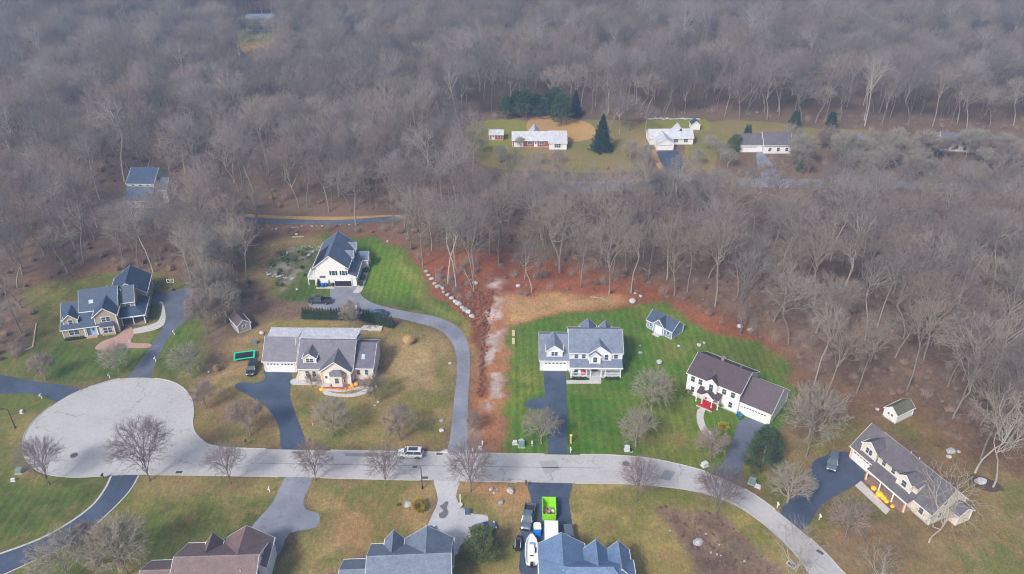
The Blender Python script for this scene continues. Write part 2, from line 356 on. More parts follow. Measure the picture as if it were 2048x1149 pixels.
# lawn of the white porch house and the brown roofed colonial
paint([(1020, 655), (1100, 630), (1200, 618), (1290, 608), (1330, 604), (1375, 640), (1420, 664), (1500, 682), (1568, 712), (1586, 760), (1592, 810), (1560, 850), (1500, 900), (1465, 970), (1380, 940), (1300, 920), (1140, 914), (1020, 914)], S(86, 118, 38), 1, 1, 1)
paint([(1134, 770), (1250, 775), (1250, 905), (1136, 905)], S(80, 116, 34), 3, .9); paint([(1022, 740), (1080, 740), (1060, 800), (1024, 830)], S(140, 138, 62), 4, .7, patch=(6, 101, .42))
paint([(1240, 620), (1320, 612), (1380, 660), (1300, 640)], S(132, 134, 44), 3, .6); paint([(1320, 740), (1370, 760), (1400, 850), (1300, 900), (1250, 880), (1270, 830)], S(108, 116, 50), 4, .7)
paint([(1300, 850), (1420, 880), (1400, 935), (1280, 912)], S(122, 118, 58), 4, .7); paint([(1400, 668), (1560, 712), (1580, 760), (1500, 740)], S(104, 108, 48), 4, .7); paint([(1310, 690), (1400, 680), (1420, 700), (1330, 720)], S(128, 118, 66), 3, .6)
paint([(1470, 960), (1490, 905), (1510, 880), (1600, 860), (1625, 925), (1612, 970), (1570, 1025), (1540, 1012)], S(132, 112, 76), 2, 1, 1)
paint([(1475, 945), (1530, 930), (1590, 950), (1560, 1020)], OLIVE, 4, .7)
paint([(1620, 905), (1640, 850), (1720, 850), (1705, 900), (1640, 915)], S(128, 120, 58), 3, 1, 1)
paint([(1600, 1052), (1650, 1012), (1720, 980), (1800, 1020), (1900, 1050), (1960, 1020), (1930, 960), (1990, 930), (2120, 990), (2120, 1200), (1690, 1200), (1650, 1110)], S(132, 116, 80), 3, 1, 1)
paint([(1605, 1050), (1655, 1012), (1722, 982), (1700, 1020), (1640, 1070)], S(104, 108, 46), 2, .9); paint([(1650, 1040), (1740, 1020), (1830, 1080), (1760, 1149), (1680, 1130)], S(134, 104, 86), 5, .6)
paint([(1690, 860), (1830, 830), (1960, 950), (1920, 960), (1820, 880), (1720, 840)], S(124, 108, 66), 4, .8, 1)
# broad tone changes and mowing stripes
lush = np.clip((tint[..., 1] - tint[..., 0]) * 30, 0, 1)
st = 0.5 + 0.5 * np.sin(gx * 2 * PI / 1.7 + fbm(6, 5) * 2)
tint *= (0.70 + 0.6 * fbm(11, 3))[..., None] * (0.76 + 0.48 * fbm(2.2, 13, 3))[..., None]
tint *= (1 + lush * lawnm * (st - .5) * 0.30)[..., None]
dryf = (np.clip((fbm(4.5, 41) - .5) * 3, 0, .35) * lawnm * (1 - .65 * lush))[..., None]
tint[:] = tint * (1 - dryf) + np.array(S(150, 136, 82)[:3]) * dryf
grf = (np.clip((fbm(7, 241) - .53) * 5, 0, .6) * lawnm * (1 - lush))[..., None]
tint[:] = tint * (1 - grf) + np.array(S(96, 108, 46)[:3]) * grf
spk = (np.clip((fbm(1.6, 261, 3) - .6) * 8, 0, .5) * lawnm * (1 - .7 * lush))[..., None]
tint[:] = tint * (1 - spk) + np.array(S(150, 118, 84)[:3]) * spk
cover = tint_mat('ground_cover', 'tint', 0.42)
def sheet(name, cellmask, z, label):
    idx = -np.ones((NY, NX), int); used = np.zeros((NY, NX), bool)
    jj, ii = np.nonzero(cellmask)
    for a, b in ((0, 0), (0, 1), (1, 0), (1, 1)): used[jj + a, ii + b] = True
    k = used.sum(); idx[used] = np.arange(k)
    co = np.stack([gx[used], gy[used], np.full(k, z)], 1)
    f = np.stack([idx[jj, ii], idx[jj, ii + 1], idx[jj + 1, ii + 1], idx[jj + 1, ii]], 1)
    me = bpy.data.meshes.new(name); me.vertices.add(k); me.vertices.foreach_set('co', co.ravel())
    me.loops.add(f.size); me.loops.foreach_set('vertex_index', f.ravel().astype(np.int32))
    me.polygons.add(len(f)); me.polygons.foreach_set('loop_start', np.arange(0, f.size, 4, dtype=np.int32))
    me.update(); me.validate()
    at = me.attributes.new('tint', 'FLOAT_COLOR', 'POINT')
    at.data.foreach_set('color', np.concatenate([tint[used], np.ones((k, 1))], 1).ravel().astype(np.float32))
    me.materials.append(cover)
    return tag(link(name, me), label, kind='structure')
cell = lawnm[:-1, :-1] > 0.5
cxs = gx[:-1, :-1] + GS / 2; cys = gy[:-1, :-1] + GS / 2
vis = (np.abs(cxs) < (cys * math.cos(PITCH) + HCAM * math.sin(PITCH)) * 1.13 * 1024 / FOC + 12)
sheet('woodland_floor', (~cell) & vis, 0.004, 'rusty leaf litter, mulch and bare soil between the lawns')
ROADY = lambda x: 114.0
south = cys < np.interp(cxs, [-130, -60, -20, 20, 40, 60, 75, 110], [113, 113, 113.5, 114, 111, 101, 88, 70])
zone = np.where(cxs < -66, 0, np.where(cxs < -27, 1, np.where(cxs < -4.5, 2, 3)))
sheet('lawn', cell & vis & south, 0.0045, 'patchy straw and green winter lawns south of the road')
sheet('lawn', cell & vis & ~south & (cxs < -8), 0.005, 'patchy winter lawns of the houses by the turning circle and long drive')
sheet('lawn', cell & vis & ~south & (cxs >= -8), 0.0055, 'striped green lawn round the porch house and brown roofed colonial')
# far clearings: their own sheets
def flat(name, px, z, mat, label=None, kind='structure', n=5, smooth=True, th=0):
    w = W(px); w = catmull(w, n) if smooth else w
    b = MB()
    if th: b.prism(w, -0.3, z)
    else: b.poly([(x, y, z) for x, y in w])
    me = b.mesh(name, mat, recalc=False)
    bm = bmesh.new(); bm.from_mesh(me); bmesh.ops.triangulate(bm, faces=[f for f in bm.faces if len(f.verts) > 4]); bmesh.ops.recalc_face_normals(bm, faces=bm.faces)
    if not th:
        for f in bm.faces:
            if f.normal.z < 0: f.normal_flip()
    bm.to_mesh(me); bm.free()
    return tag(link(name, me), label, kind=kind)
fgreen = tint_mat('far_green', None, 0.3, (S(132, 134, 56), S(150, 142, 70))); ftan = tint_mat('far_tan', None, 0.25, (S(196, 158, 100), S(178, 140, 88)))
fol = tint_mat('far_olive', None, 0.3, (S(128, 124, 70), S(150, 128, 84)))
flat('lawn', [(925, 262), (1000, 244), (1200, 240), (1285, 250), (1292, 300), (1280, 340), (1130, 345), (980, 335), (935, 300)], 0.012, fol, 'olive grass round the far ranch houses')
flat('lawn', [(945, 246), (1040, 240), (1050, 262), (1030, 296), (960, 300), (930, 275)], 0.02, fgreen, 'green lawn beside the red brick outbuilding')
flat('yard', [(1060, 240), (1110, 232), (1180, 248), (1186, 275), (1130, 284), (1060, 268)], 0.024, ftan, 'sandy yard behind the white roofed ranch house')
flat('lawn', [(1290, 243), (1400, 238), (1420, 255), (1395, 264), (1300, 262)], 0.02, fgreen, 'green strip of lawn by the small gabled white shed')
flat('lawn', [(1380, 262), (1440, 242), (1560, 246), (1640, 258), (1760, 262), (1700, 285), (1560, 290), (1450, 300), (1420, 345), (1366, 340), (1370, 300)], 0.016, fol, 'olive back lawns behind the far houses')
flat('lawn', [(480, 62), (545, 60), (556, 85), (545, 108), (500, 105), (478, 85)], 0.02, fgreen, 'small distant green lawn in front of the far grey house')
flat('yard', [(482, 88), (540, 84), (556, 96), (536, 116), (496, 112)], 0.026, ftan, 'sandy edge of the distant lawn')
flat('yard', [(1300, 305), (1315, 302), (1345, 345), (1325, 348)], 0.024, ftan, 'tan verge beside the far dark driveway')
flat('verge', [(470, 428), (560, 432), (680, 434), (790, 430), (800, 436), (690, 442), (560, 440), (470, 438)], 0.02, ftan, 'straw verge along the woodland lane')
# ================================================================ ROADS AND DRIVES
ROAD = paved_mat('road_asphalt', S(196, 194, 194, .74), 0.45, .08)
DRV_D = paved_mat('sealed_asphalt', S(80, 92, 114, .72), 0.25, .3)
DRV_G = paved_mat('grey_asphalt', S(146, 150, 162, .72), 0.3, .22)
DRV_M = paved_mat('worn_asphalt', S(108, 114, 130, .72), 0.4, .26)
DRV_L = paved_mat('pale_drive', S(200, 200, 204, .75), 0.15, .1)
road_px = [(387, 826), (383, 800), (365, 776), (335, 762), (290, 756), (240, 758), (195, 770), (150, 785), (110, 808), (75, 835), (52, 865), (46, 890), (50, 915), (70, 938), (100, 950), (150, 955),
 (215, 952), (280, 950), (400, 951), (600, 955), (800, 960), (1000, 964), (1150, 967), (1250, 968), (1330, 974), (1400, 985), (1460, 1005), (1510, 1035), (1560, 1077), (1600, 1120), (1640, 1180), (1680, 1250),
 (1780, 1250), (1730, 1180), (1690, 1149), (1650, 1106), (1600, 1060), (1550, 1020), (1500, 985), (1440, 955), (1380, 935), (1300, 918), (1220, 911), (1140, 910), (1000, 908), (850, 905), (700, 902), (500, 898), (430, 893), (405, 882), (388, 862), (385, 842)]
flat('road', road_px, 0.012, ROAD, 'pale grey asphalt street ending in a turning circle')
def drive(px, mat, label, smooth=True, n=4): return flat('driveway', px, 0.009, mat, label, n=n, smooth=smooth)
drive([(254, 762), (300, 762), (302, 755), (316, 715), (346, 665), (386, 630), (408, 602), (402, 576), (385, 574), (346, 583), (306, 592), (304, 602), (322, 615), (330, 640), (318, 668), (286, 716), (258, 752)], DRV_M, 'worn grey driveway curving up to the tan house')
drive([(-80, 742), (0, 750), (60, 762), (158, 778), (120, 806), (75, 789), (0, 788), (-80, 790)], DRV_D, 'dark blue-black driveway entering the turning circle', n=3)
drive([(224, 945), (276, 944), (256, 985), (212, 1030), (152, 1080), (60, 1125), (-40, 1170), (-90, 1140), (60, 1088), (130, 1053), (185, 1013), (212, 978)], DRV_D, 'dark driveway with pale edging below the turning circle')
drive([(576, 948), (624, 950), (607, 1000), (614, 1020), (638, 1028), (632, 1055), (578, 1068), (556, 1110), (500, 1110), (490, 1080), (508, 1048), (546, 1004)], DRV_G, 'grey driveway in front of the brown roofed house', n=3)
drive([(566, 902), (614, 900), (592, 830), (580, 790), (582, 742), (528, 741), (531, 757), (510, 767), (482, 765), (469, 775), (500, 793), (536, 818), (558, 855)], DRV_D, 'dark driveway of the beige house with pumpkins', n=3)
drive([(896, 912), (936, 912), (935, 880), (936, 800), (940, 730), (936, 688), (916, 655), (872, 634), (800, 621), (745, 606), (722, 590), (716, 572), (664, 572), (658, 598), (624, 600), (618, 612), (640, 618), (730, 630), (785, 635), (842, 648), (884, 664), (908, 694), (914, 740), (908, 800), (901, 870)], DRV_G, 'long grey driveway curving to the white garage house')
drive([(1096, 916), (1135, 916), (1134, 850), (1132, 741), (1087, 741), (1090, 795), (1064, 797), (1048, 811), (1060, 818), (1094, 822)], DRV_D, 'dark driveway with turning bay at the porch house', smooth=False)
drive([(1432, 944), (1472, 970), (1492, 910), (1512, 870), (1542, 848), (1484, 838), (1466, 880), (1444, 930)], DRV_M, 'worn grey driveway of the brown roofed colonial', n=3)
drive([(1560, 1022), (1606, 1060), (1644, 1010), (1700, 976), (1736, 950), (1700, 905), (1650, 912), (1626, 926), (1612, 970)], DRV_D, 'dark driveway in front of the lit gabled house', n=3)
drive([(868, 955), (918, 957), (912, 995), (936, 1025), (976, 1033), (962, 1060), (922, 1090), (908, 1112), (846, 1090), (858, 1045), (876, 1000)], DRV_L, 'pale driveway with a dark oil stain', n=3)
drive([(1058, 962), (1140, 962), (1138, 1000), (1146, 1060), (1156, 1160), (1046, 1160), (1044, 1080), (1040, 1050), (1064, 1010)], DRV_D, 'dark driveway crowded with vehicles', n=3)
flat('driveway', [(236, 424), (246, 402), (330, 404), (376, 400), (378, 416), (350, 436), (300, 440), (240, 440)], 0.03, DRV_M, 'dark paved pad beside the house in the woods')
flat('lane', [(370, 418), (470, 432), (560, 438), (680, 440), (790, 433), (792, 441), (690, 449), (560, 448), (470, 443), (366, 436)], 0.028, DRV_M, 'narrow dark lane through the woods')
flat('driveway', [(1312, 304), (1356, 302), (1372, 345), (1334, 350)], 0.03, DRV_D, 'dark driveway of the far ranch with a front garage', smooth=False)
flat('driveway', [(1512, 312), (1530, 310), (1562, 362), (1530, 366)], 0.03, DRV_G, 'grey driveway of the far twin gabled house')
flat('road', [(1080, 366), (1400, 356), (1800, 362), (2200, 372), (2200, 386), (1800, 378), (1400, 374), (1080, 392)], 0.036, DRV_G, 'far grey street glimpsed through the trees', smooth=False)
flat('stain', [(884, 1010), (892, 1003), (897, 1006), (894, 1016), (897, 1026), (890, 1036), (880, 1036), (878, 1028), (886, 1022), (879, 1012)], 0.0125, M('oil_stain', S(120, 118, 122, .75), 0.6, .2), 'dark oil stain on the pale driveway')
ptc = paved_mat('road_patch', S(176, 175, 177, .72), .2, .1); ptd = paved_mat('road_repair', S(160, 160, 164, .72), .1, .1)
for px, mt, lb in (([(1078, 924), (1112, 920), (1120, 940), (1090, 948)], ptc, 'pale repaired patch in the street by the crowded drive'), ([(232, 884), (262, 880), (268, 896), (240, 900)], ptc, 'repaired patch inside the turning circle'), ([(690, 906), (760, 907), (762, 914), (690, 913)], ptd, 'long repaired trench strip along the street'), ([(1330, 940), (1352, 944), (1340, 962), (1318, 958)], ptd, 'repaired patch at the start of the road bend'), ([(500, 926), (900, 932), (1200, 936), (1200, 937.4), (900, 933.4), (500, 927.4)], ptd, 'dark sealed seam along the middle of the street')):
    flat('road_patch', px, 0.0135, mt, lb, smooth=False)
# kerbs: low lips along the road edge, broken at the drives
KERB = M('kerb_stone', S(196, 194, 192, .8), 0.85, .12)
def strip(mb, line, w, h, side):
    for (x0, y0), (x1, y1) in zip(line[:-1], line[1:]):
        d = Vector((x1 - x0, y1 - y0)); L_ = d.length
        if L_ < 1e-4: continue
        n = Vector((-d.y, d.x)) / L_ * w * side
        mb.prism([(x0, y0), (x1, y1), (x1 + n.x, y1 + n.y), (x0 + n.x, y0 + n.y)], -0.05, h)
rw = catmull(W(road_px), 5)
kb = MB()
gaps = [((240, 800), (302, 756), 0), ]
gp = [G(278, 757), G(138, 792), G(250, 950), G(600, 955), G(893, 962), G(1098, 966), G(916, 907), G(1116, 910), G(1452, 960), G(1583, 1045), G(590, 899)]
gr = [3.2, 3.4, 3.0, 2.8, 2.8, 4.2, 2.6, 2.5, 3.2, 3.4, 2.8]
run = []
for p in rw + [rw[0]]:
    if any(math.dist(p, q) < r for q, r in zip(gp, gr)):
        if len(run) > 1: strip(kb, run, 0.14, 0.12, -1)
        run = []
    else: run.append(p)
if len(run) > 1: strip(kb, run, 0.14, 0.12, -1)
tag(kb.build('kerb', KERB), 'low pale kerb along the street edge', kind='structure')
# pale stone edging of the lower left drive
e1 = catmull(W([(276, 952), (256, 985), (212, 1030), (152, 1080), (60, 1125), (-40, 1170)]), 5, False)
e2 = catmull(W([(224, 953), (212, 978), (185, 1013), (130, 1053), (60, 1088), (-90, 1140)]), 5, False)
b = MB(); strip(b, e1, 0.22, 0.06, 1); strip(b, e2, 0.35, 0.06, -1)
tag(b.build('drive_edging', CONC), 'pale stone edging along the dark driveway below the turning circle', kind='structure')
def path(px, mat, label, z=0.03, smooth=True): return flat('path', px, z, mat, label, n=4, smooth=smooth, th=1)
path([(1395, 820), (1410, 818), (1407, 835), (1413, 855), (1428, 872), (1420, 880), (1402, 862), (1394, 842)], CONC, 'curved concrete path from the red steps')
path([(1133, 761), (1202, 761), (1202, 768), (1133, 768)], CONC, 'straight concrete path in front of the white porch', smooth=False)
PINK = M('pink_pavers', S(186, 150, 138), 0.85, .15, 2)
path([(205, 683), (235, 672), (258, 652), (268, 668), (262, 685), (300, 688), (296, 696), (250, 697), (215, 700), (190, 698)], PINK, 'pink paver path at the tan house')
path([(262, 660), (300, 650), (318, 640), (325, 612), (318, 606), (326, 606), (331, 640), (316, 658), (268, 668)], CONC, 'pale curved walk round the wrap porch', z=0.025)
path([(1710, 972), (1722, 962), (1780, 1020), (1772, 1030)], CONC, 'concrete walk beside the orange lit porch', smooth=False)
path([(706, 585), (716, 572), (736, 526), (741, 530), (732, 560), (722, 584)], CONC, 'pale walk beside the white garage house')
path([(586, 770), (588, 758), (646, 758), (656, 783), (704, 788), (746, 772), (750, 778), (708, 794), (650, 790), (640, 772)], CONC, 'pale walk in front of the beige house')
# ================================================================ TREES
BARK = M('grey_bark', S(148, 139, 129, .8), 0.9, .25, 2.5, obj_var=.38)
BARK_P = M('pale_bark', S(182, 175, 164, .8), 0.9, .2, 2.5, obj_var=.15)
BARK_D = M('dark_bark', S(128, 116, 110, .8), 0.9, .25, 2.5, obj_var=.15)
TWIG = M('grey_twig', S(152, 142, 136, .8), 0.95, .2, .6, obj_var=.34, detail=2)
TWIG_B = M('brown_twig', S(160, 142, 130, .8), 0.95, .2, .6, obj_var=.2, detail=2)
TWIG_L = M('tan_twig', S(166, 158, 142, .8), 0.95, .15, .6, obj_var=.12, detail=2)
TWIG_D = M('purple_twig', S(146, 132, 130, .8), 0.95, .15, .6, obj_var=.12, detail=2)
def frusta(segs, n):
    """segs: array (k, 8): p0, p1, r0, r1 -> verts, quads"""
    s = np.asarray(segs, float).reshape(-1, 8); k = len(s)
    p0, p1, r0, r1 = s[:, :3], s[:, 3:6], s[:, 6], s[:, 7]
    d = p1 - p0; d /= np.linalg.norm(d, axis=1, keepdims=True) + 1e-9
    ref = np.where(np.abs(d[:, 2:3]) > .9, [[1., 0, 0]], [[0., 0, 1.]])
    a = np.cross(d, ref); a /= np.linalg.norm(a, axis=1, keepdims=True) + 1e-9; b = np.cross(d, a)
    an = np.arange(n) * 2 * PI / n
    ring = a[:, None] * np.cos(an)[None, :, None] + b[:, None] * np.sin(an)[None, :, None]
    v = np.concatenate([p0[:, None] + ring * r0[:, None, None], p1[:, None] + ring * r1[:, None, None]], 1).reshape(-1, 3)
    base = (np.arange(k) * 2 * n)[:, None]; i = np.arange(n); j = (i + 1) % n
    f = np.stack([base + i, base + j, base + n + j, base + n + i], 2).reshape(-1, 4)
    return v, f
def spikes(segs):
    s = np.asarray(segs, float).reshape(-1, 7); k = len(s)
    p0, p1, r = s[:, :3], s[:, 3:6], s[:, 6]
    d = p1 - p0; d /= np.linalg.norm(d, axis=1, keepdims=True) + 1e-9
    ref = np.where(np.abs(d[:, 2:3]) > .9, [[1., 0, 0]], [[0., 0, 1.]])
    a = np.cross(d, ref); a /= np.linalg.norm(a, axis=1, keepdims=True) + 1e-9; b = np.cross(d, a)
    an = np.arange(3) * 2 * PI / 3
    ring = a[:, None] * np.cos(an)[None, :, None] + b[:, None] * np.sin(an)[None, :, None]
    v = np.concatenate([p0[:, None] + ring * r[:, None, None], p1[:, None]], 1).reshape(-1, 3)
    base = (np.arange(k) * 4)[:, None]; i = np.arange(3); j = (i + 1) % 3
    f = np.stack([base + i, base + j, base + np.full(3, 3)], 2).reshape(-1, 3)
    return v, f
def np_mesh(name, parts, mats, smooth=False):
    """parts: list of (verts, faces, material index)"""
    me = bpy.data.meshes.new(name); V = np.concatenate([p[0] for p in parts]); o = 0
    ls, lt, li, mi = [], [], [], []; pos = 0
    for v, f, m in parts:
        w = f.shape[1]; li.append((f + o).ravel()); ls.append(pos + np.arange(len(f)) * w); mi.append(np.full(len(f), m)); pos += f.size; o += len(v)
    li = np.concatenate(li).astype(np.int32); ls = np.concatenate(ls).astype(np.int32); mi = np.concatenate(mi).astype(np.int32)
    me.vertices.add(len(V)); me.vertices.foreach_set('co', V.astype(np.float32).ravel())
    me.loops.add(len(li)); me.loops.foreach_set('vertex_index', li)
    me.polygons.add(len(ls)); me.polygons.foreach_set('loop_start', ls); me.polygons.foreach_set('material_index', mi)
    if smooth: me.polygons.foreach_set('use_smooth', np.ones(len(ls), bool))
    for m in mats: me.materials.append(m)
    me.update(); return me
def unit(v): return v / (np.linalg.norm(v) + 1e-9)
def bare_tree(seed, h, cw, fork, tr, bark, twig, nl=7, nb=7, nc=6, nt=5, tw=0.022, vase=0.6, low=-0.15, crown_low=None, lean=0.0, wig=0.12):
    """leafless tree: trunk that forks into limbs, limbs into branches, branches into sprays of twigs that fill a crown cw wide"""
    r = np.random.RandomState(seed); trunk, crown4, crown3, tip = [], [], [], []
    top = h; zl = fork * h if crown_low is None else crown_low * h
    hc = (zl + top) / 2 + (top - zl) * .08; rz = (top - zl) / 2 * 1.0; rx = cw / 2
    cen = np.array([0, 0, hc])
    # trunk: a few bent lengths to the fork, then a leader
    pts = [np.array([0, 0, -0.15])]; nseg = 5; zf = fork * h
    off = r.randn(2) * lean * h * .1
    for k in range(1, nseg + 1):
        t = k / nseg
        pts.append(np.array([off[0] * t * t + r.randn() * .05, off[1] * t * t + r.randn() * .05, zf * t]))
    fk = pts[-1]
    for k in range(nseg):
        a0 = tr * (1.25 if k == 0 else 1 - .35 * k / nseg); a1 = tr * (1 - .35 * (k + 1) / nseg)
        trunk.append((*pts[k], *pts[k + 1], a0, a1))
    rf = tr * .65
    lead = fk + np.array([r.randn() * .4, r.randn() * .4, (top - zf) * .45]); trunk.append((*fk, *lead, rf, rf * .45))
    def bend(p, q, n, amp, up):
        out = [p]; L_ = np.linalg.norm(q - p)
        m = r.randn(3) * amp * L_; m[2] += up * L_
        for k in range(1, n + 1):
            t = k / n; out.append(p + (q - p) * t + m * t * (1 - t) * 2 + (r.randn(3) * amp * .25 * L_ if k < n else 0))
        return out
    ph = r.rand() * 2 * PI
    for i in range(nl):
        az_ = ph + i * 2.399963 + r.randn() * .25
        ez = low + (1 - low) * ((i + .5) / nl) ** vase + r.randn() * .08
        ez = min(max(ez, -.5), .98); ce = math.sqrt(max(0, 1 - ez * ez))
        dv = np.array([math.cos(az_) * ce, math.sin(az_) * ce, ez])
        surf = lambda d_, s: cen + np.array([d_[0] * rx, d_[1] * rx, d_[2] * rz]) * s
        st = fk + (lead - fk) * r.rand() * .9 if i > 1 else fk
        q = surf(dv, .62 + r.rand() * .1)
        lp = bend(st, q, 4, wig, .10)
        r0 = rf * (.55 + .2 * r.rand())
        for k in range(4): trunk.append((*lp[k], *lp[k + 1], r0 * (1 - .2 * k), r0 * (1 - .2 * (k + 1))))
        for j in range(nb):
            t = .25 + .75 * (j + r.rand()) / nb; kk = min(int(t * 4), 3); ft = t * 4 - kk
            s0 = lp[kk] + (lp[kk + 1] - lp[kk]) * ft
            d2 = unit(dv + r.randn(3) * .48); e = surf(d2, .86 + r.rand() * .14)
            bp_ = bend(s0, e, 3, wig, .06); r1 = max(r0 * .32, .03)
            for k in range(3): crown4.append((*bp_[k], *bp_[k + 1], r1 * (1 - .28 * k), r1 * (1 - .28 * (k + 1))))
            bd = unit(bp_[3] - bp_[0])
            for c in range(nc):
                t = .2 + .8 * (c + r.rand()) / nc; kk = min(int(t * 3), 2); ft = t * 3 - kk
                s1 = bp_[kk] + (bp_[kk + 1] - bp_[kk]) * ft
                out_ = unit((s1 - cen) / np.array([rx, rx, rz]))
                d3 = unit(bd * .7 + out_ * .5 + r.randn(3) * .55 + np.array([0, 0, .15])); ln = rx * (.16 + .16 * r.rand())
                m_ = s1 + d3 * ln * .5; e1 = m_ + unit(d3 + r.randn(3) * .3) * ln * .5
                crown3.append((*s1, *m_, tw * 1.3, tw * 1.0)); crown3.append((*m_, *e1, tw, tw * .55))
                for w in range(nt):
                    tt = r.rand(); s2 = s1 + (m_ - s1) * tt * 2 if tt < .5 else m_ + (e1 - m_) * (tt * 2 - 1)
                    d4 = unit(d3 + r.randn(3) * .6 + np.array([0, 0, .2])); l4 = rx * (.08 + .12 * r.rand())
                    tip.append((*s2, *(s2 + d4 * l4), tw * .95))
    tv, tf = frusta(trunk, 6); cv, cf = frusta(crown4, 4); c3v, c3f = frusta(crown3, 3); sv, sf = spikes(tip)
    tme = np_mesh('trunk', [(tv, tf, 0)], [bark], True)
    cme = np_mesh('crown', [(cv, cf, 0), (c3v, c3f, 1), (sv, sf, 1)], [bark, twig])
    return tme, cme
def plant(kind, x, y, s, rz, label, cat, group, name='bare_tree', z=0, sz=None):
    o = empty(name, (x, y, z), rz, label, cat, group); o.scale = (s, s, s * (sz or 1))
    link('trunk', kind[0], None, o); link('crown', kind[1], None, o)
    return o
# ---- the woods: variants of tall forest trees
FOREST = []
for k in range(8):
    rr = random.Random(100 + k)
    FOREST.append(bare_tree(40 + k, [21, 22.5, 19, 23, 17, 21, 15.5, 22][k], [13, 12, 14, 10, 14.5, 11, 12.5, 15][k], .30 + .22 * rr.random(), .17 + .06 * rr.random(),
        [BARK, BARK, BARK, BARK_P][(k % 4) if k < 4 else 0], [TWIG, TWIG, TWIG_B, TWIG, TWIG_L, TWIG_B, TWIG, TWIG_D][k], nl=10, nb=7, nc=6, nt=4, tw=.017, vase=.75, low=-.1, lean=1.0, wig=.16))
open_px = [[(-300, 760), (10, 735), (58, 695), (76, 640), (45, 577), (120, 553), (230, 545), (310, 545), (392, 572), (412, 640), (430, 690), (455, 690), (462, 605), (555, 600), (500, 575), (497, 510), (535, 475), (640, 462), (725, 468), (795, 485), (845, 540), (870, 575), (945, 625), (955, 560), (1000, 560), (1012, 590), (1270, 594), (1345, 600), (1430, 655), (1560, 690), (1602, 760), (1612, 840), (1650, 850), (1720, 790), (1830, 790), (1880, 870), (1970, 950), (2200, 1000), (2200, 1500), (-300, 1500)],
 [(205, 450), (215, 370), (330, 360), (400, 410), (400, 450), (345, 470), (340, 500), (245, 500), (240, 460)],
 [(380, 412), (560, 428), (800, 424), (800, 448), (560, 456), (380, 446)],
 [(935, 240), (1060, 228), (1190, 236), (1200, 258), (1285, 242), (1420, 234), (1640, 252), (1860, 262), (2300, 268), (2300, 405), (1760, 402), (1400, 402), (1130, 402), (1010, 398), (960, 385), (930, 330)],
 [(465, 50), (560, 50), (570, 120), (550, 168), (490, 168), (470, 120)],
 [(1125, 400), (1255, 400), (1255, 466), (1125, 466)], [(1470, 400), (1610, 400), (1610, 456), (1470, 456)]]
open_w = [W(p) for p in open_px]
rf_ = random.Random(5); cand = []
Y = 92.0
while Y < 660:
    sp = 7.7 if Y < 260 else 8.0
    hw = (Y * math.cos(PITCH) + HCAM * math.sin(PITCH)) * 1024 / FOC * 1.04 + 10
    X = -hw
    while X < hw:
        x = X + rf_.uniform(-.42, .42) * sp; y = Y + rf_.uniform(-.42, .42) * sp; cand.append((x, y)); X += sp
    Y += sp
ca = np.array(cand); ok = np.ones(len(ca), bool)
for p in open_w: ok &= ~inside(p, ca[:, 0], ca[:, 1])
ca = ca[ok]
# keep trees whose crowns or trunks fall in the picture
keep = []
for x, y in ca:
    a = pix(x, y, 0); b_ = pix(x, y, 20)
    if -60 < a[0] < 2110 and b_[1] < 1170 and a[1] > -70: keep.append((x, y))
ca = sorted(keep, key=lambda p: depth_of(*p))
NEAR = ca[:300]; FAR = ca[300:]
WL = 'tall bare grey tree standing in the leafless winter woods'
near_objs = []
for i, (x, y) in enumerate(NEAR):
    k = rf_.randrange(8)
    qx, qy = pix(x, y)
    if qx < 440: lb, gp_ = 'tall bare grey tree in the woods behind the tan house', 'bare trees behind the tan house'
    elif qx < 860: lb, gp_ = 'tall bare grey tree in the woods along the narrow lane', 'bare trees along the woodland lane'
    elif qx < 1290: lb, gp_ = 'tall bare grey tree in the rust floored woods above the vacant lot', 'bare trees above the vacant lot'
    elif qx < 1640: lb, gp_ = 'tall bare grey tree in the woods behind the blue shed and colonial', 'bare trees behind the blue shed'
    else: lb, gp_ = 'tall bare grey tree in the dense woods beyond the small white shed', 'bare trees beyond the white shed'
    o = plant(FOREST[k], x, y, rf_.uniform(.72, 1.12) * (.74 if qx > 930 and qy < 455 else 1), rf_.uniform(0, 2 * PI), lb, 'tree', gp_, 'forest_tree')
    o.rotation_euler = (rf_.gauss(0, .035), rf_.gauss(0, .035), o.rotation_euler.z)
    near_objs.append((k, o))
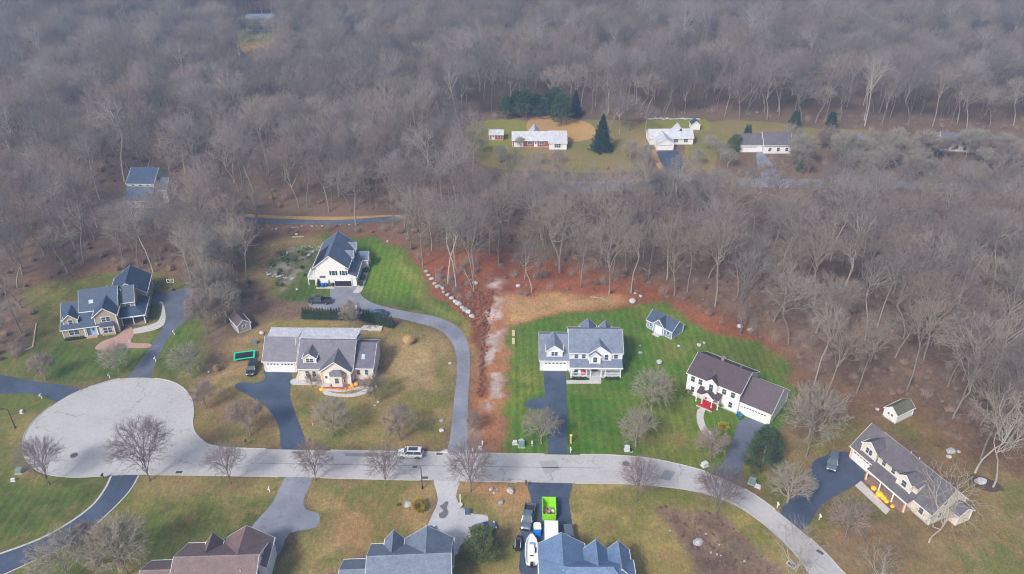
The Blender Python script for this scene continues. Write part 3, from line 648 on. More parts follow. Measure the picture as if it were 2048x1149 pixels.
# ---- scatter: one object that carries many instances (woods too far to count, brush)
def scatter(name, pts, sources, label, zs=None):
    """pts: (x, y, z, rot, scale, index); sources: list of lists of objects whose meshes make one instance each"""
    pts = np.array(pts, float)
    me = bpy.data.meshes.new(name); me.vertices.add(len(pts)); me.vertices.foreach_set('co', pts[:, :3].astype(np.float32).ravel())
    for nm, col, ty in (('rot', 3, 'FLOAT'), ('scl', 4, 'FLOAT')):
        a = me.attributes.new(nm, ty, 'POINT'); a.data.foreach_set('value', pts[:, col].astype(np.float32))
    a = me.attributes.new('idx', 'INT', 'POINT'); a.data.foreach_set('value', pts[:, 5].astype(np.int32))
    ng = bpy.data.node_groups.new(name, 'GeometryNodeTree'); N = ng.nodes; L = ng.links
    ng.interface.new_socket('Geometry', in_out='INPUT', socket_type='NodeSocketGeometry'); ng.interface.new_socket('Geometry', in_out='OUTPUT', socket_type='NodeSocketGeometry')
    gi = N.new('NodeGroupInput'); go = N.new('NodeGroupOutput'); inst = N.new('GeometryNodeInstanceOnPoints'); inst.inputs['Pick Instance'].default_value = True
    jn = N.new('GeometryNodeJoinGeometry')
    for src in reversed(sources):
        j2 = N.new('GeometryNodeJoinGeometry')
        for ob in src:
            oi = N.new('GeometryNodeObjectInfo'); oi.inputs['Object'].default_value = ob; oi.transform_space = 'ORIGINAL'
            L.new(oi.outputs['Geometry'], j2.inputs[0])
        g2 = N.new('GeometryNodeGeometryToInstance'); L.new(j2.outputs[0], g2.inputs[0]); L.new(g2.outputs[0], jn.inputs[0])
    def attr(n, ty):
        a_ = N.new('GeometryNodeInputNamedAttribute'); a_.data_type = ty; a_.inputs['Name'].default_value = n; return a_.outputs[0]
    cx = N.new('ShaderNodeCombineXYZ'); L.new(attr('rot', 'FLOAT'), cx.inputs[2])
    er = N.new('FunctionNodeEulerToRotation'); L.new(cx.outputs[0], er.inputs[0])
    L.new(gi.outputs[0], inst.inputs['Points']); L.new(jn.outputs[0], inst.inputs['Instance']); L.new(attr('idx', 'INT'), inst.inputs['Instance Index'])
    L.new(er.outputs[0], inst.inputs['Rotation']); L.new(attr('scl', 'FLOAT'), inst.inputs['Scale']); L.new(inst.outputs[0], go.inputs[0])
    o = link(name, me); md = o.modifiers.new('scatter', 'NODES'); md.node_group = ng
    return tag(o, label, kind='stuff')
src = []
for k in range(8):
    o = next(ob for kk, ob in near_objs if kk == k); src.append(list(o.children))
WOOD_SRC = src
# ================================================================ HOUSES
R_NAVY = roof_mat('navy_shingles', S(66, 84, 110, .72)); R_BLUEGREY = roof_mat('blue_grey_shingles', S(98, 112, 138, .72)); R_GREY = roof_mat('grey_shingles', S(112, 110, 122, .75))
R_BROWN = roof_mat('brown_shingles', S(86, 72, 78, .72)); R_TAUPE = roof_mat('taupe_shingles', S(108, 103, 108, .75)); R_BLUE = roof_mat('slate_blue_shingles', S(112, 138, 172, .72))
R_RUSSET = roof_mat('russet_shingles', S(124, 104, 102, .75)); R_STEEL = roof_mat('steel_grey_shingles', S(118, 130, 148, .75)); R_PALE = roof_mat('pale_and_skylit_shingles', S(206, 208, 214, .8)); R_GREEN = roof_mat('moss_shingles', S(112, 112, 92, .75))
W_TAN = siding_mat('tan_siding', S(186, 172, 152, .8)); W_WHITE = siding_mat('white_siding', (0.80, 0.79, 0.76, 1)); W_CREAM = siding_mat('cream_siding', S(236, 228, 212, .85)); W_BLUE = siding_mat('pale_blue_siding', S(140, 172, 206, .8))
W_LBLUE = siding_mat('white_blue_siding', (0.72, 0.76, 0.82, 1)); W_BRICK = M('red_brick', S(168, 84, 60), .85, .25, 4); W_GREYW = siding_mat('grey_siding', S(170, 172, 176, .8))
GDOOR = M('garage_door_white', (0.82, 0.82, 0.82), .5, .02); SHUT = M('navy_shutter', S(40, 46, 66), .6); RED = M('red_paint', S(186, 40, 44), .6, .15); LBLUE = M('light_blue_door', S(160, 196, 224), .6)
PANEL = M('solar_glass', (0.012, 0.018, 0.045), .12, .2, spec=.7)
_wc = {}
def win_mesh(w, h, n, muntin):
    key = (round(w, 2), round(h, 2), n, muntin)
    if key in _wc: return _wc[key]
    f = MB(); t = .09
    f.box(-w / 2 - t, w / 2 + t, -.06, .02, -t, 0); f.box(-w / 2 - t, w / 2 + t, -.06, .02, h, h + t)
    f.box(-w / 2 - t, -w / 2, -.06, .02, 0, h); f.box(w / 2, w / 2 + t, -.06, .02, 0, h)
    for i in range(1, n):
        x = -w / 2 + w * i / n; f.box(x - .045, x + .045, -.058, .02, 0, h)
    fm = f.mesh('window', WHITE)
    pw = w / n - (.09 if n > 1 else 0); p = MB().box(-pw / 2, pw / 2, -.035, .02, 0, h).mesh('pane', GLASS)
    s = MB().box(-pw / 2, pw / 2, -.05, -.03, h * .485, h * .515)
    
    sm = s.mesh('sash_bar', WHITE); _wc[key] = (fm, pm := p, sm, pw); return _wc[key]
ROT = {'f': 0, 'r': PI / 2, 'b': PI, 'l': -PI / 2}
class House:
    def __init__(s, name, label, x, y, rot, wall, roof, cat='house'):
        s.o = empty(name, (x, y, 0), math.radians(rot), label, cat); s.wm = wall; s.rm = roof
    def part(s, name, mb, mat, parent=None, smooth=False): return mb.build(name, mat, parent or s.o, smooth=smooth)
    def box(s, name, mat, x0, x1, y0, y1, z0, z1, parent=None): return s.part(name, MB().box(x0, x1, y0, y1, z0, z1), mat, parent)
    def at(s, face, u):
        k, c = face; return (u, c) if k in 'fb' else (c, u)
    def gable(s, x0, x1, y0, y1, ze, zr, ax='x', r=None, ze2=None, z0=0.0, oe=.35, og=.28, wall=None, roof=None, walls=True, t=.14, hip=(0, 0), base=True):
        a, b, p, q = (y0, y1, x0, x1) if ax == 'x' else (x0, x1, y0, y1)
        r = (a + b) / 2 if r is None else r; ze2 = ze if ze2 is None else ze2
        P = (lambda s_, z, l: (l, s_, z)) if ax == 'x' else (lambda s_, z, l: (s_, l, z))
        if walls:
            sec = [(a, z0), (b, z0), (b, ze2), (r, zr), (a, ze)]
            s.part('wall', MB().hexa([P(u, z, p) for u, z in sec], [P(u, z, q) for u, z in sec]), wall or s.wm)
            if base and z0 <= 0: s.box('foundation', CONC, x0 - .03, x1 + .03, y0 - .03, y1 + .03, -.1, .28)
            cb = MB()
            for (cx_, cy_) in ((x0, y0), (x1, y0), (x0, y1), (x1, y1)):
                zt = (ze if (cy_ == y0 if ax == 'x' else cx_ == x0) else ze2) - .05
                if zt - z0 > .4: cb.box(cx_ - .09 if cx_ == x0 else cx_ - .07, cx_ + .07 if cx_ == x0 else cx_ + .09, cy_ - .09 if cy_ == y0 else cy_ - .07, cy_ + .07 if cy_ == y0 else cy_ + .09, z0 + .285 if z0 <= 0 else z0, zt)
            s.part('corner_board', cb, WHITE)
        sa = (zr - ze) / (r - a); sb = (zr - ze2) / (b - r); e = .006
        o1 = (a - oe, ze - sa * oe + e); o2 = (b + oe, ze2 - sb * oe + e); top = (r, zr + e)
        sec = [o1, top, o2, (o2[0], o2[1] + t), (r, zr + e + t), (o1[0], o1[1] + t)]
        pg, qg = p - og, q + og
        rb = MB()
        bot = [P(u, z, pg) for u, z in sec]; tp = [P(u, z, qg) for u, z in sec]
        # close the chevron as two slabs that share the ridge
        n = len(rb.v); rb.v += bot + tp
        rb.f += [(n + 5, n + 4, n + 10, n + 11), (n + 4, n + 3, n + 9, n + 10), (n + 0, n + 6, n + 7, n + 1), (n + 1, n + 7, n + 8, n + 2),
                 (n + 0, n + 5, n + 11, n + 6), (n + 2, n + 8, n + 9, n + 3), (n + 0, n + 1, n + 4, n + 5), (n + 1, n + 2, n + 3, n + 4), (n + 6, n + 11, n + 10, n + 7), (n + 7, n + 10, n + 9, n + 8)]
        ro = s.part('roof', rb, roof or s.rm)
        w = .16; cap = MB()
        c1 = [(r - w, zr + e + t - sa * w + .01), (r, zr + e + t + .035), (r + w, zr + e + t - sb * w + .01), (r, zr + e + t - .06)]
        cap.hexa([P(u, z, pg) for u, z in c1], [P(u, z, qg) for u, z in c1]); s.part('ridge_cap', cap, roof or s.rm, ro)
        fa = MB(); d = .2
        for l0, l1 in ((pg - .05, pg - .002), (qg + .002, qg + .05)):
            for A, B in ((o1, top), (top, o2)):
                q4 = [(A[0], A[1] + t + .012), (B[0], B[1] + t + .012), (B[0], B[1] + t - d), (A[0], A[1] + t - d)]
                fa.hexa([P(u, z, l0) for u, z in q4], [P(u, z, l1) for u, z in q4])
        for uu, z in ((o1[0], o1[1]), (o2[0], o2[1])):
            u0, u1 = (uu - .1, uu - .003) if uu < r else (uu + .003, uu + .1)
            q4 = [(u0, z + t - .01), (u1, z + t - .01), (u1, z - .04), (u0, z - .04)]
            fa.hexa([P(u, z_, pg - .05) for u, z_ in q4], [P(u, z_, qg + .05) for u, z_ in q4])
        s.part('gutter_and_rake_trim', fa, WHITE, ro)
        return ro
    def dormer(s, xc, w, yf, zb, ze, zr, yb, win=(1.0, 1.1, 2), wall=None, oh=.22, shut=False):
        ro = s.gable(xc - w / 2, xc + w / 2, yf, yb, ze, zr, 'y', z0=zb, oe=oh, og=.2, wall=wall, t=.1)
        if win: s.win(('f', yf), xc, zb + (ze - zb) * .5 - win[1] / 2 + .12, win[0], win[1], win[2], shut=shut)
        return ro
    def win(s, face, u, z, w, h, n=1, shut=False, muntin=True, parent=None):
        fm, pm, sm, pw = win_mesh(w, h, n, muntin); x, y = s.at(face, u)
        o = link('window', fm, None, s.o, (x, y, z), ROT[face[0]])
        for i in range(n):
            xx = -w / 2 + w * (i + .5) / n
            link('pane', pm, None, o, (xx, 0, 0)); link('sash_bar', sm, None, o, (xx, 0, 0))
        if shut:
            for sx in (-1, 1):
                link('shutter', shutter_mesh(h), None, s.o, (x + (sx * (w / 2 + .35) if face[0] in 'fb' else 0), y + (sx * (w / 2 + .35) if face[0] in 'rl' else 0), z), ROT[face[0]])
        return o
    def door(s, face, u, z, w, h, mat, glass=True):
        x, y = s.at(face, u); f = MB()
        f.box(-w / 2 - .12, -w / 2, -.07, .02, 0, h); f.box(w / 2, w / 2 + .12, -.07, .02, 0, h); f.box(-w / 2 - .12, w / 2 + .12, -.07, .02, h, h + .14); f.box(-w / 2, w / 2, -.03, .02, 0, h)
        o = f.build('door', mat, s.o, (x, y, z), ROT[face[0]])
        MB().box(w * .3, w * .38, -.09, -.03, h * .45, h * .5).build('handle', CHROME, o)
        if glass: MB().box(-w * .25, w * .25, -.045, -.03, h * .55, h * .88).build('pane', GLASS, o)
        return o
    def gdoor(s, face, u, z, w, h, panes=6):
        x, y = s.at(face, u); f = MB()
        f.box(-w / 2 - .14, -w / 2, -.08, .02, 0, h); f.box(w / 2, w / 2 + .14, -.08, .02, 0, h); f.box(-w / 2 - .14, w / 2 + .14, -.08, .02, h, h + .16)
        o = f.build('garage_door', GDOOR, s.o, (x, y, z), ROT[face[0]])
        k = 4; ph = h / k
        pm = MB().box(-w / 2, w / 2, -.05, .02, .012, ph - .012).mesh('panel', GDOOR)
        for i in range(k): link('panel', pm, None, o, (0, 0, i * ph))
        pw = w / panes * .62; gm_ = MB().box(-pw / 2, pw / 2, -.065, -.05, 0, ph * .5).mesh('pane', GLASS)
        for i in range(panes): link('pane', gm_, None, o, (-w / 2 + w * (i + .5) / panes, 0, (k - 1) * ph + ph * .28))
        return o
    def post(s, x, y, z0, z1, r=.09, mat=None):
        b = MB().box(-r, r, -r, r, 0, z1 - z0).box(-r * 1.5, r * 1.5, -r * 1.5, r * 1.5, 0, .16).box(-r * 1.4, r * 1.4, -r * 1.4, r * 1.4, z1 - z0 - .14, z1 - z0 - .003)
        return b.build('porch_post', mat or WHITE, s.o, (x, y, z0))
    def rail(s, x0, y0, x1, y1, z, h=.9):
        d = Vector((x1 - x0, y1 - y0)); L_ = d.length; rz = math.atan2(d.y, d.x)
        b = MB().box(0, L_, -.04, .04, h - .08, h).box(0, L_, -.03, .03, .1, .16)
        for i in range(int(L_ / .16)): b.box(.08 + i * .16, .12 + i * .16, -.02, .02, .16, h - .08)
        return b.build('railing', WHITE, s.o, (x0, y0, z), rz)
    def slab(s, name, pts, mat, t=.14, trim=True, parent=None):
        o = s.part(name, MB().slab(pts, t), mat, parent)
        return o
_sc = {}
def shutter_mesh(h):
    if h not in _sc:
        b = MB().box(-.2, .2, -.05, .01, 0, h)
        for i in range(int(h / .12)): b.box(-.15, .15, -.065, -.05, .06 + i * .12, .11 + i * .12)
        _sc[h] = b.mesh('shutter', SHUT)
    return _sc[h]
def vent_pipe(h, x, y, z): h.part('vent_pipe', MB().tube((x, y, z), (x, y, z + .6), .06), WHITE)
# ---------------------------------------------------------------- tan house by the turning circle
h = House('tan_house', 'tan sided house with navy roofs, front gable and wraparound porch', -104.5, 156.0, 14.5, W_TAN, R_NAVY)
h.gable(0, 8.0, 0, 11.8, 2.75, 6.3, r=5.9)
h.gable(3.9, 12.0, 3.4, 11.9, 5.1, 8.3, r=7.6)
h.gable(7.4, 12.1, .1, 6, 5.1, 7.0, 'y', oe=.4, og=.3)
h.gable(12.1, 15.5, 5.3, 11.2, 5.1, 7.7, r=8.2, og=.2)
h.gable(9.2, 17.4, 10.5, 19.4, 4.2, 7.2, 'y', r=13.4)
h.dormer(2.0, 3.0, .9, 2.9, 4.6, 5.9, 5.2, (.85, 1.2, 1))
h.win(('f', 0), 2.4, .95, 2.2, 1.25, 2); h.win(('f', .1), 9.8, 3.35, 1.9, 1.2, 2); h.win(('f', -.75), 9.8, .75, 1.9, 1.4, 2); h.win(('f', 5.3), 14.0, 3.5, .95, 1.2)
h.box('bay', W_TAN, 8.5, 11.2, -.75, .2, .0, 2.7); h.part('corner_board', MB().box(8.42, 8.6, -.83, -.6, .1, 2.7).box(11.1, 11.28, -.83, -.6, .1, 2.7), WHITE)
h.slab('bay_roof', [(8.2, -1.0, 2.75), (11.5, -1.0, 2.75), (11.2, .15, 3.25), (8.5, .15, 3.25)], R_NAVY)
h.box('entry_shade_panel', M('shade_blue_wall', S(92, 116, 150), .7), 4.85, 7.3, -.015, .4, .1, 2.6); h.door(('f', -.015), 6.6, .2, 1.0, 2.15, LBLUE); h.post(4.7, -.12, .1, 2.6, .11); h.post(5.05, -.14, .1, 2.6, .08); h.post(7.35, -.12, .1, 2.6, .11)  # flat panel on the wall; entry shade put into its blue colour
h.box('entry_step', PINK, 4.9, 7.3, -1.1, -.02, 0, .18)
h.slab('skylight', [(5.9, 4.55, 6.22), (6.9, 4.55, 6.22), (6.9, 5.25, 6.75), (5.9, 5.25, 6.75)], M('skylight_glass', S(190, 204, 220), .15), .12)
h.slab('porch_roof', [(12.15, 2.0, 2.7), (17.9, 2.0, 2.7), (15.5, 5.25, 3.6), (12.15, 5.25, 3.6)], R_NAVY); h.slab('porch_roof', [(17.9, 2.0, 2.7), (17.9, 10.45, 2.7), (15.55, 10.45, 3.6), (15.55, 5.25, 3.6)], R_NAVY)
h.part('porch_fascia', MB().box(12.1, 17.95, 1.9, 1.995, 2.45, 2.72).box(17.905, 18.0, 1.9, 10.5, 2.45, 2.72), WHITE)
h.box('porch_floor', M('porch_boards', S(150, 138, 130), .8, .15), 12.15, 17.6, 2.3, 10.4, 0, .3)
for x, y in ((12.5, 2.35), (15.0, 2.35), (17.5, 2.35), (17.5, 5.0), (17.5, 7.6), (17.5, 10.2)): h.post(x, y, .3, 2.5)
h.win(('r', 17.4), 14.8, 1.2, .8, 1.0); h.door(('f', 5.3), 13.2, .3, .95, 2.1, LBLUE)
vent_pipe(h, 9.5, 9.4, 7.2); vent_pipe(h, 12.8, 7.0, 7.2)
# ---------------------------------------------------------------- white house with the open garage
h = House('white_garage_house', 'white gabled house with open garage and dark panels on its blue roof', -50.8, 180.2, 0, W_WHITE, R_BLUEGREY)
h.gable(0, 8.6, 0, 13.4, 5.5, 8.9, 'y', r=4.2, oe=.4)
h.gable(8.6, 10.7, .25, 8.4, 2.9, 3.9, 'y', r=8.7, ze=3.9 - .001, og=.2, t=.12) if False else None
h.box('garage_side_wall', W_WHITE, 8.6, 10.6, .05, 8.3, 0, 2.95)
h.slab('lower_roof', [(8.35, -.25, 4.15), (10.95, -.25, 3.0), (10.95, 8.6, 3.0), (8.35, 8.6, 4.15)], R_BLUEGREY)
h.part('lower_roof_trim', MB().box(10.955, 11.05, -.3, 8.65, 2.78, 3.02).box(8.4, 10.9, -.34, -.255, 2.72, 2.86), WHITE)
h.part('gable_cheek', MB().hexa([(8.62, -.02, 2.9), (10.55, -.02, 2.9), (8.62, -.02, 3.85)], [(8.62, .2, 2.9), (10.55, .2, 2.9), (8.62, .2, 3.85)]), W_WHITE)
# garage mouth: dark box proud of the wall, interior shade put into its colour
gx0, gx1 = 5.0, 9.3
h.box('garage_shade_box', DARK, gx0, gx1, -.11, .9, .05, 2.15)
h.box('garage_floor', CONC, gx0, gx1, -.5, -.115, 0, .06)
h.part('garage_frame', MB().box(gx0 - .15, gx0, -.16, .05, 0, 2.3).box(gx1, gx1 + .15, -.16, .05, 0, 2.3).box(gx0 - .15, gx1 + .15, -.16, .05, 2.15, 2.35), WHITE)
for i in range(2): h.box('raised_door_panel', GDOOR, gx0 + .02, gx1 - .02, -.145 - .012 * i, -.115, 1.62 + .27 * i, 1.86 + .27 * i)
h.win(('f', 0), 4.9, 3.3, .9, 1.25, 1, True); h.win(('f', 0), 7.5, 3.3, .8, 1.25, 1, True); h.win(('f', 0), 2.0, 2.5, 1.5, .65, 1, muntin=False)
h.slab('gutter_return', [(-.5, -.35, 5.35), (.4, -.35, 5.35), (.4, -.05, 5.55), (-.5, -.05, 5.55)], R_BLUEGREY); h.slab('gutter_return', [(8.1, -.35, 5.35), (9.0, -.35, 5.35), (9.0, -.05, 5.55), (8.1, -.05, 5.55)], R_BLUEGREY)
for yy in (6.6, 11.3):
    h.gable(5.9, 9.15, yy - 1.1, yy + 1.1, 5.7, 6.9, 'x', z0=4.2, og=.15, oe=.2, t=.1); h.win(('r', 9.15), yy, 4.6, .8, 1.0)
h.gable(8.6, 12.2, 9.2, 12.6, 2.9, 4.3, 'x', og=.25); h.win(('r', 12.2), 10.9, 1.0, .8, 1.2)
for yy in (2.2, 5.0): h.win(('r', 10.6), yy, 1.0, .7, 1.2)
# dark solar panels on the left slope
k = (8.9 - 5.5) / 4.2; nx = Vector((-k, 0, 1)).normalized()
pmsh = MB().box(-.76, .76, -.5, .5, 0, .05).mesh('solar_panel', PANEL)
for i in range(7):
    for j in range(2):
        o = link('solar_panel', pmsh, None, h.o, (.75 + j * 1.32, .8 + i * 1.06, 5.5 + k * (.75 + j * 1.32) + .24)); o.rotation_euler = (0, -math.atan(k), 0)
h.box('deck', M('white_deck', (.7, .7, .7), .6), -2.1, -.05, .8, 5.2, 1.5, 1.7); h.rail(-2.1, .8, -.1, .8, 1.7); h.rail(-2.1, .85, -2.1, 5.2, 1.7)
for x, y in ((-2.0, .9), (-2.0, 5.1)): h.post(x, y, 0, 1.5)
h.win(('l', 0), 3.0, 1.9, 1.5, 1.9)
h.box('apron', CONC, .2, 4.9, -1.3, -.05, 0, .08)
# ---------------------------------------------------------------- beige house with pumpkins
h = House('beige_house', 'beige house with long grey roofs, white double garage and octagonal bay', -54.3, 143.4, -1.5, W_CREAM, R_GREY)
h.gable(0, 7.0, 0, 7.6, 3.2, 6.5, r=4.1, ze2=5.2)
h.gable(8.4, 20.1, -2.9, 6.8, 3.5, 7.2, r=2.2, ze2=5.6)
h.gable(6.7, 8.7, .3, 7.2, 3.2, 6.55, r=4.0, ze2=5.2, og=.05)
h.slab('rear_roof', [(.2, 4.15, 6.75), (7.2, 4.15, 6.75), (7.3, 8.3, 6.3), (-.1, 8.3, 6.3)], R_PALE); h.box('rear_wall', W_WHITE, .1, 7.2, 7.3, 8.0, 0, 6.1)  # rear slopes paler than the front: sky light put into their colour
h.slab('rear_roof', [(7.6, 3.0, 7.15), (20.3, 2.6, 7.45), (20.5, 7.8, 6.8), (7.3, 8.3, 6.35)], R_PALE); h.box('rear_wall', W_WHITE, 8.5, 20.0, 6.5, 7.5, 0, 6.2)
h.gable(20.1, 24.3, -2.2, 6.2, 3.3, 5.9, r=3.2, ze2=4.5)
h.gable(13.6, 19.8, -4.1, 3.0, 3.7, 6.1, 'y', oe=.45, og=.35)
h.dormer(10.9, 2.7, -2.1, 3.9, 5.6, 6.6, 2.3, (1.6, 1.05, 2))
h.gdoor(('f', 0), 1.95, .12, 2.85, 2.35, 4); h.gdoor(('f', 0), 5.1, .12, 2.85, 2.35, 4)
for x in (10.2, 11.7): h.win(('f', -2.9), x, 1.3, .75, 1.35)
h.door(('f', -4.1), 14.6, .5, 1.0, 2.1, WHITE)
h.box('front_step', CONC, 13.9, 15.4, -5.3, -4.15, 0, .35)
oc = [(15.5, -4.1), (16.0, -5.2), (18.2, -5.2), (18.8, -4.1)]
h.part('bay', MB().prism(oc, 0, 3.2), W_CREAM)
h.part('bay_roof', MB().hexa([(15.2, -4.0, 3.2), (15.8, -5.5, 3.2), (18.4, -5.5, 3.2), (19.1, -4.0, 3.2)], [(16.3, -4.0, 4.0), (16.6, -4.4, 4.0), (17.6, -4.4, 4.0), (18.0, -4.0, 4.0)]), R_GREY)
h.win(('f', -5.2), 17.1, 1.2, .85, 1.35)
for sx, xx in ((-1, 15.72), (1, 18.53)):
    o = h.win(('f', -4.62), xx, 1.2, .45, 1.35); o.rotation_euler = (0, 0, sx * math.radians(63))
for x in (21.2, 22.9): h.win(('f', -2.2), x, 1.4, .7, 1.3)
h.win(('r', 24.3), 2.0, 2.9, .6, .9); h.win(('r', 24.3), -.5, 1.0, .6, 1.1)
h.slab('skylight', [(21.7, -.55, 4.33), (22.4, -.55, 4.33), (22.4, .55, 4.86), (21.7, .55, 4.86)], M('skylight_pane', S(176, 204, 226), .1), .1)
h.box('entry_walk', CONC, 7.3, 9.2, -3.0, .2, 0, .2); h.box('entry_wall', W_CREAM, 7.1, 8.3, .28, .4, .2, 3.0)  # cream siding panel at the back of the entry walk
h.part('planter_wall', MB().hexa([(14.2, -6.3, 0), (18.4, -6.6, 0), (23.6, -5.0, 0), (23.6, -4.8, 0), (18.4, -6.4, 0), (14.2, -6.1, 0)], [(14.2, -6.3, .5), (18.4, -6.6, .5), (23.6, -5.0, .5), (23.6, -4.8, .5), (18.4, -6.4, .5), (14.2, -6.1, .5)]), CONC)
h.part('planter_bed', MB().prism([(14.2, -6.1), (18.4, -6.4), (23.6, -4.8), (24.2, -2.25), (20.0, -2.95), (19.8, -4.15), (18.8, -4.2), (18.1, -5.25), (15.9, -5.25), (15.4, -4.2), (14.2, -5.4)], 0, .3), M('grey_mulch', S(128, 118, 110), .9, .2, 2))
h.rail(24.5, -2.2, 24.5, 3.5, .3); vent_pipe(h, 8.0, 4.4, 6.5)
BEIGE = h
# ---------------------------------------------------------------- white porch house
R_H4 = roof_mat('silver_blue_shingles', S(124, 134, 154, .75))
h = House('white_porch_house', 'white two storey house with blue-grey roof, front porch and attached garage', 6.2, 143.8, -.7, W_LBLUE, R_H4)
h.gable(0, 6.3, 0, 10.4, 3.1, 6.2, r=5.2)
h.gable(6.4, 17.7, -.5, 9.0, 5.5, 8.4, r=4.0)
h.dormer(3.1, 3.3, .5, 3.2, 5.2, 6.5, 5.6, (1.4, 1.05, 2), oh=.3)
h.gdoor(('f', 0), 3.3, .1, 4.9, 2.3, 6)
h.gable(10.4, 15.3, -.9, 4.2, 5.4, 7.3, 'y', oe=.35, og=.2, base=False, z0=3.6)
h.gable(10.65, 12.9, -1.6, 2.0, 5.2, 6.2, 'y', oe=.3, og=.22, base=False, z0=3.2)
h.win(('f', -1.6), 11.8, 3.6, .8, 1.35); h.win(('f', -.9), 14.3, 3.8, .8, 1.35)
for x in (7.8, 9.4, 16.4): h.win(('f', -.5), x, 3.85, .8, 1.3)
h.slab('porch_roof', [(6.3, -2.6, 2.85), (17.8, -2.6, 2.85), (17.8, -.52, 3.75), (6.3, -.52, 3.75)], R_H4)
h.part('porch_fascia', MB().box(6.25, 17.85, -2.7, -2.605, 2.55, 2.87), WHITE)
h.box('porch_floor', M('grey_porch', S(190, 196, 206), .7), 6.5, 17.6, -2.45, -.52, 0, .45)
for x in (6.7, 10.0, 10.9, 13.2, 14.1, 17.4): h.post(x, -2.3, .45, 2.6)
h.rail(6.8, -2.35, 9.9, -2.35, .45); h.rail(14.2, -2.35, 17.3, -2.35, .45)
h.door(('f', -.5), 11.9, .45, 1.0, 2.1, M('black_door', (.02, .025, .04), .4)); h.win(('f', -.5), 11.1, .6, .3, 1.8, muntin=False); h.win(('f', -.5), 12.7, .6, .3, 1.8, muntin=False)
for x in (8.3, 15.6): h.win(('f', -.5), x, 1.0, 1.6, 1.35, 2)
h.box('porch_steps', CONC, 10.7, 13.2, -3.9, -2.46, 0, .3)
h.gable(9.4, 12.6, 6.5, 10.6, 5.2, 6.8, 'y', base=False, z0=4.0); h.gable(13.8, 15.9, 6.5, 10.0, 5.4, 6.6, 'y', base=False, z0=4.0)
h.win(('r', 17.7), 4, 3.9, .8, 1.1); h.win(('r', 17.7), 4, 1.0, .8, 1.3)
# ---------------------------------------------------------------- white colonial with brown roof
h = House('white_colonial', 'white two storey colonial with dark brown roof and red front step', 36.95, 136.1, -37.3, W_WHITE, R_BROWN)
h.gable(0, 11.5, 0, 8.9, 5.4, 7.9, r=4.4)
h.gable(11.5, 18.2, .5, 9.6, 3.3, 6.6, r=4.9)
h.gable(4.3, 6.7, -.5, 3.0, 5.4, 6.4, 'y', oe=.3, og=.22, base=False, z0=2.9); h.win(('f', -.5), 5.5, 3.6, .85, 1.45)
for x in (1.2, 2.9, 8.2, 10.1): h.win(('f', 0), x, 3.55, .85, 1.45)
for x in (1.4, 9.9): h.win(('f', 0), x, .95, .75, 1.35)
h.gdoor(('f', .5), 14.9, .1, 4.9, 2.25, 8); h.win(('r', 18.2), 3.2, 1.2, .6, 1.2); h.win(('r', 18.2), 6.4, 1.2, .6, 1.2)
h.slab('porch_roof', [(3.0, -1.7, 2.75), (4.4, -1.7, 2.75), (4.4, -.02, 3.4), (3.0, -.02, 3.4)], R_BROWN); h.slab('porch_roof', [(6.6, -1.7, 2.75), (8.0, -1.7, 2.75), (8.0, -.02, 3.4), (6.6, -.02, 3.4)], R_BROWN)
h.gable(4.3, 6.7, -1.9, -.52, 2.75, 3.7, 'y', oe=.25, og=.2, base=False, z0=2.55)
for x in (3.1, 4.45, 6.55, 7.9): h.post(x, -1.6, .3, 2.62)
h.box('red_step', RED, 3.9, 7.0, -2.5, -.05, 0, .3); h.box('step_edge', CONC, 3.7, 7.2, -2.7, -2.505, 0, .2); h.door(('f', 0), 5.5, .3, 1.0, 2.1, WHITE); h.win(('f', 0), 4.6, .5, .35, 1.7, muntin=False); h.win(('f', 0), 6.4, .5, .35, 1.7, muntin=False)
h.part('chimney', MB().box(4.7, 5.3, 4.9, 5.5, 6.5, 8.5).box(4.6, 5.4, 4.8, 5.6, 8.35, 8.48), M('chimney_brick', S(150, 130, 128), .9, .2, 5)); vent_pipe(h, 9.0, 5.2, 7.4); h.win(('f', .5), 12.3, 1.6, .3, .5, muntin=False)
# ---------------------------------------------------------------- lit gabled house on the right
h = House('cream_lit_house', 'cream house with taupe roof and orange lights along garage and porch', 64.7, 116.3, -66, W_CREAM, R_TAUPE)
h.gable(0, 18.6, 0, 7.8, 3.0, 6.9, r=3.9, ze2=3.4)
h.dormer(3.5, 3.4, .2, 3.2, 5.3, 6.6, 4.2, (1.5, 1.2, 2)); h.gdoor(('f', 0), 2.9, .1, 4.6, 2.2, 6)
h.box('upper_wall', W_CREAM, 5.6, 14.6, .35, 2.2, 3.1, 5.25); h.slab('upper_roof', [(5.4, .0, 5.25), (14.8, .0, 5.25), (14.8, 3.95, 7.1), (5.4, 3.95, 7.1)], R_TAUPE)
for x in (7.0, 9.2): h.win(('f', .35), x, 3.85, .8, 1.15)
h.dormer(12.3, 2.9, -.35, 3.2, 5.3, 6.4, 3.6, (.95, 1.25, 1))
h.slab('porch_roof', [(5.6, -2.0, 2.7), (15.0, -2.0, 2.7), (15.0, .32, 3.5), (5.6, .32, 3.5)], R_TAUPE); h.part('porch_fascia', MB().box(5.55, 15.05, -2.1, -2.005, 2.45, 2.72), WHITE)
h.box('porch_floor', M('porch_stone', S(150, 128, 116), .8, .2), 5.7, 14.9, -1.9, -.05, 0, .3)
for x in (5.9, 9.0, 12.0, 14.7): h.post(x, -1.8, .3, 2.5)
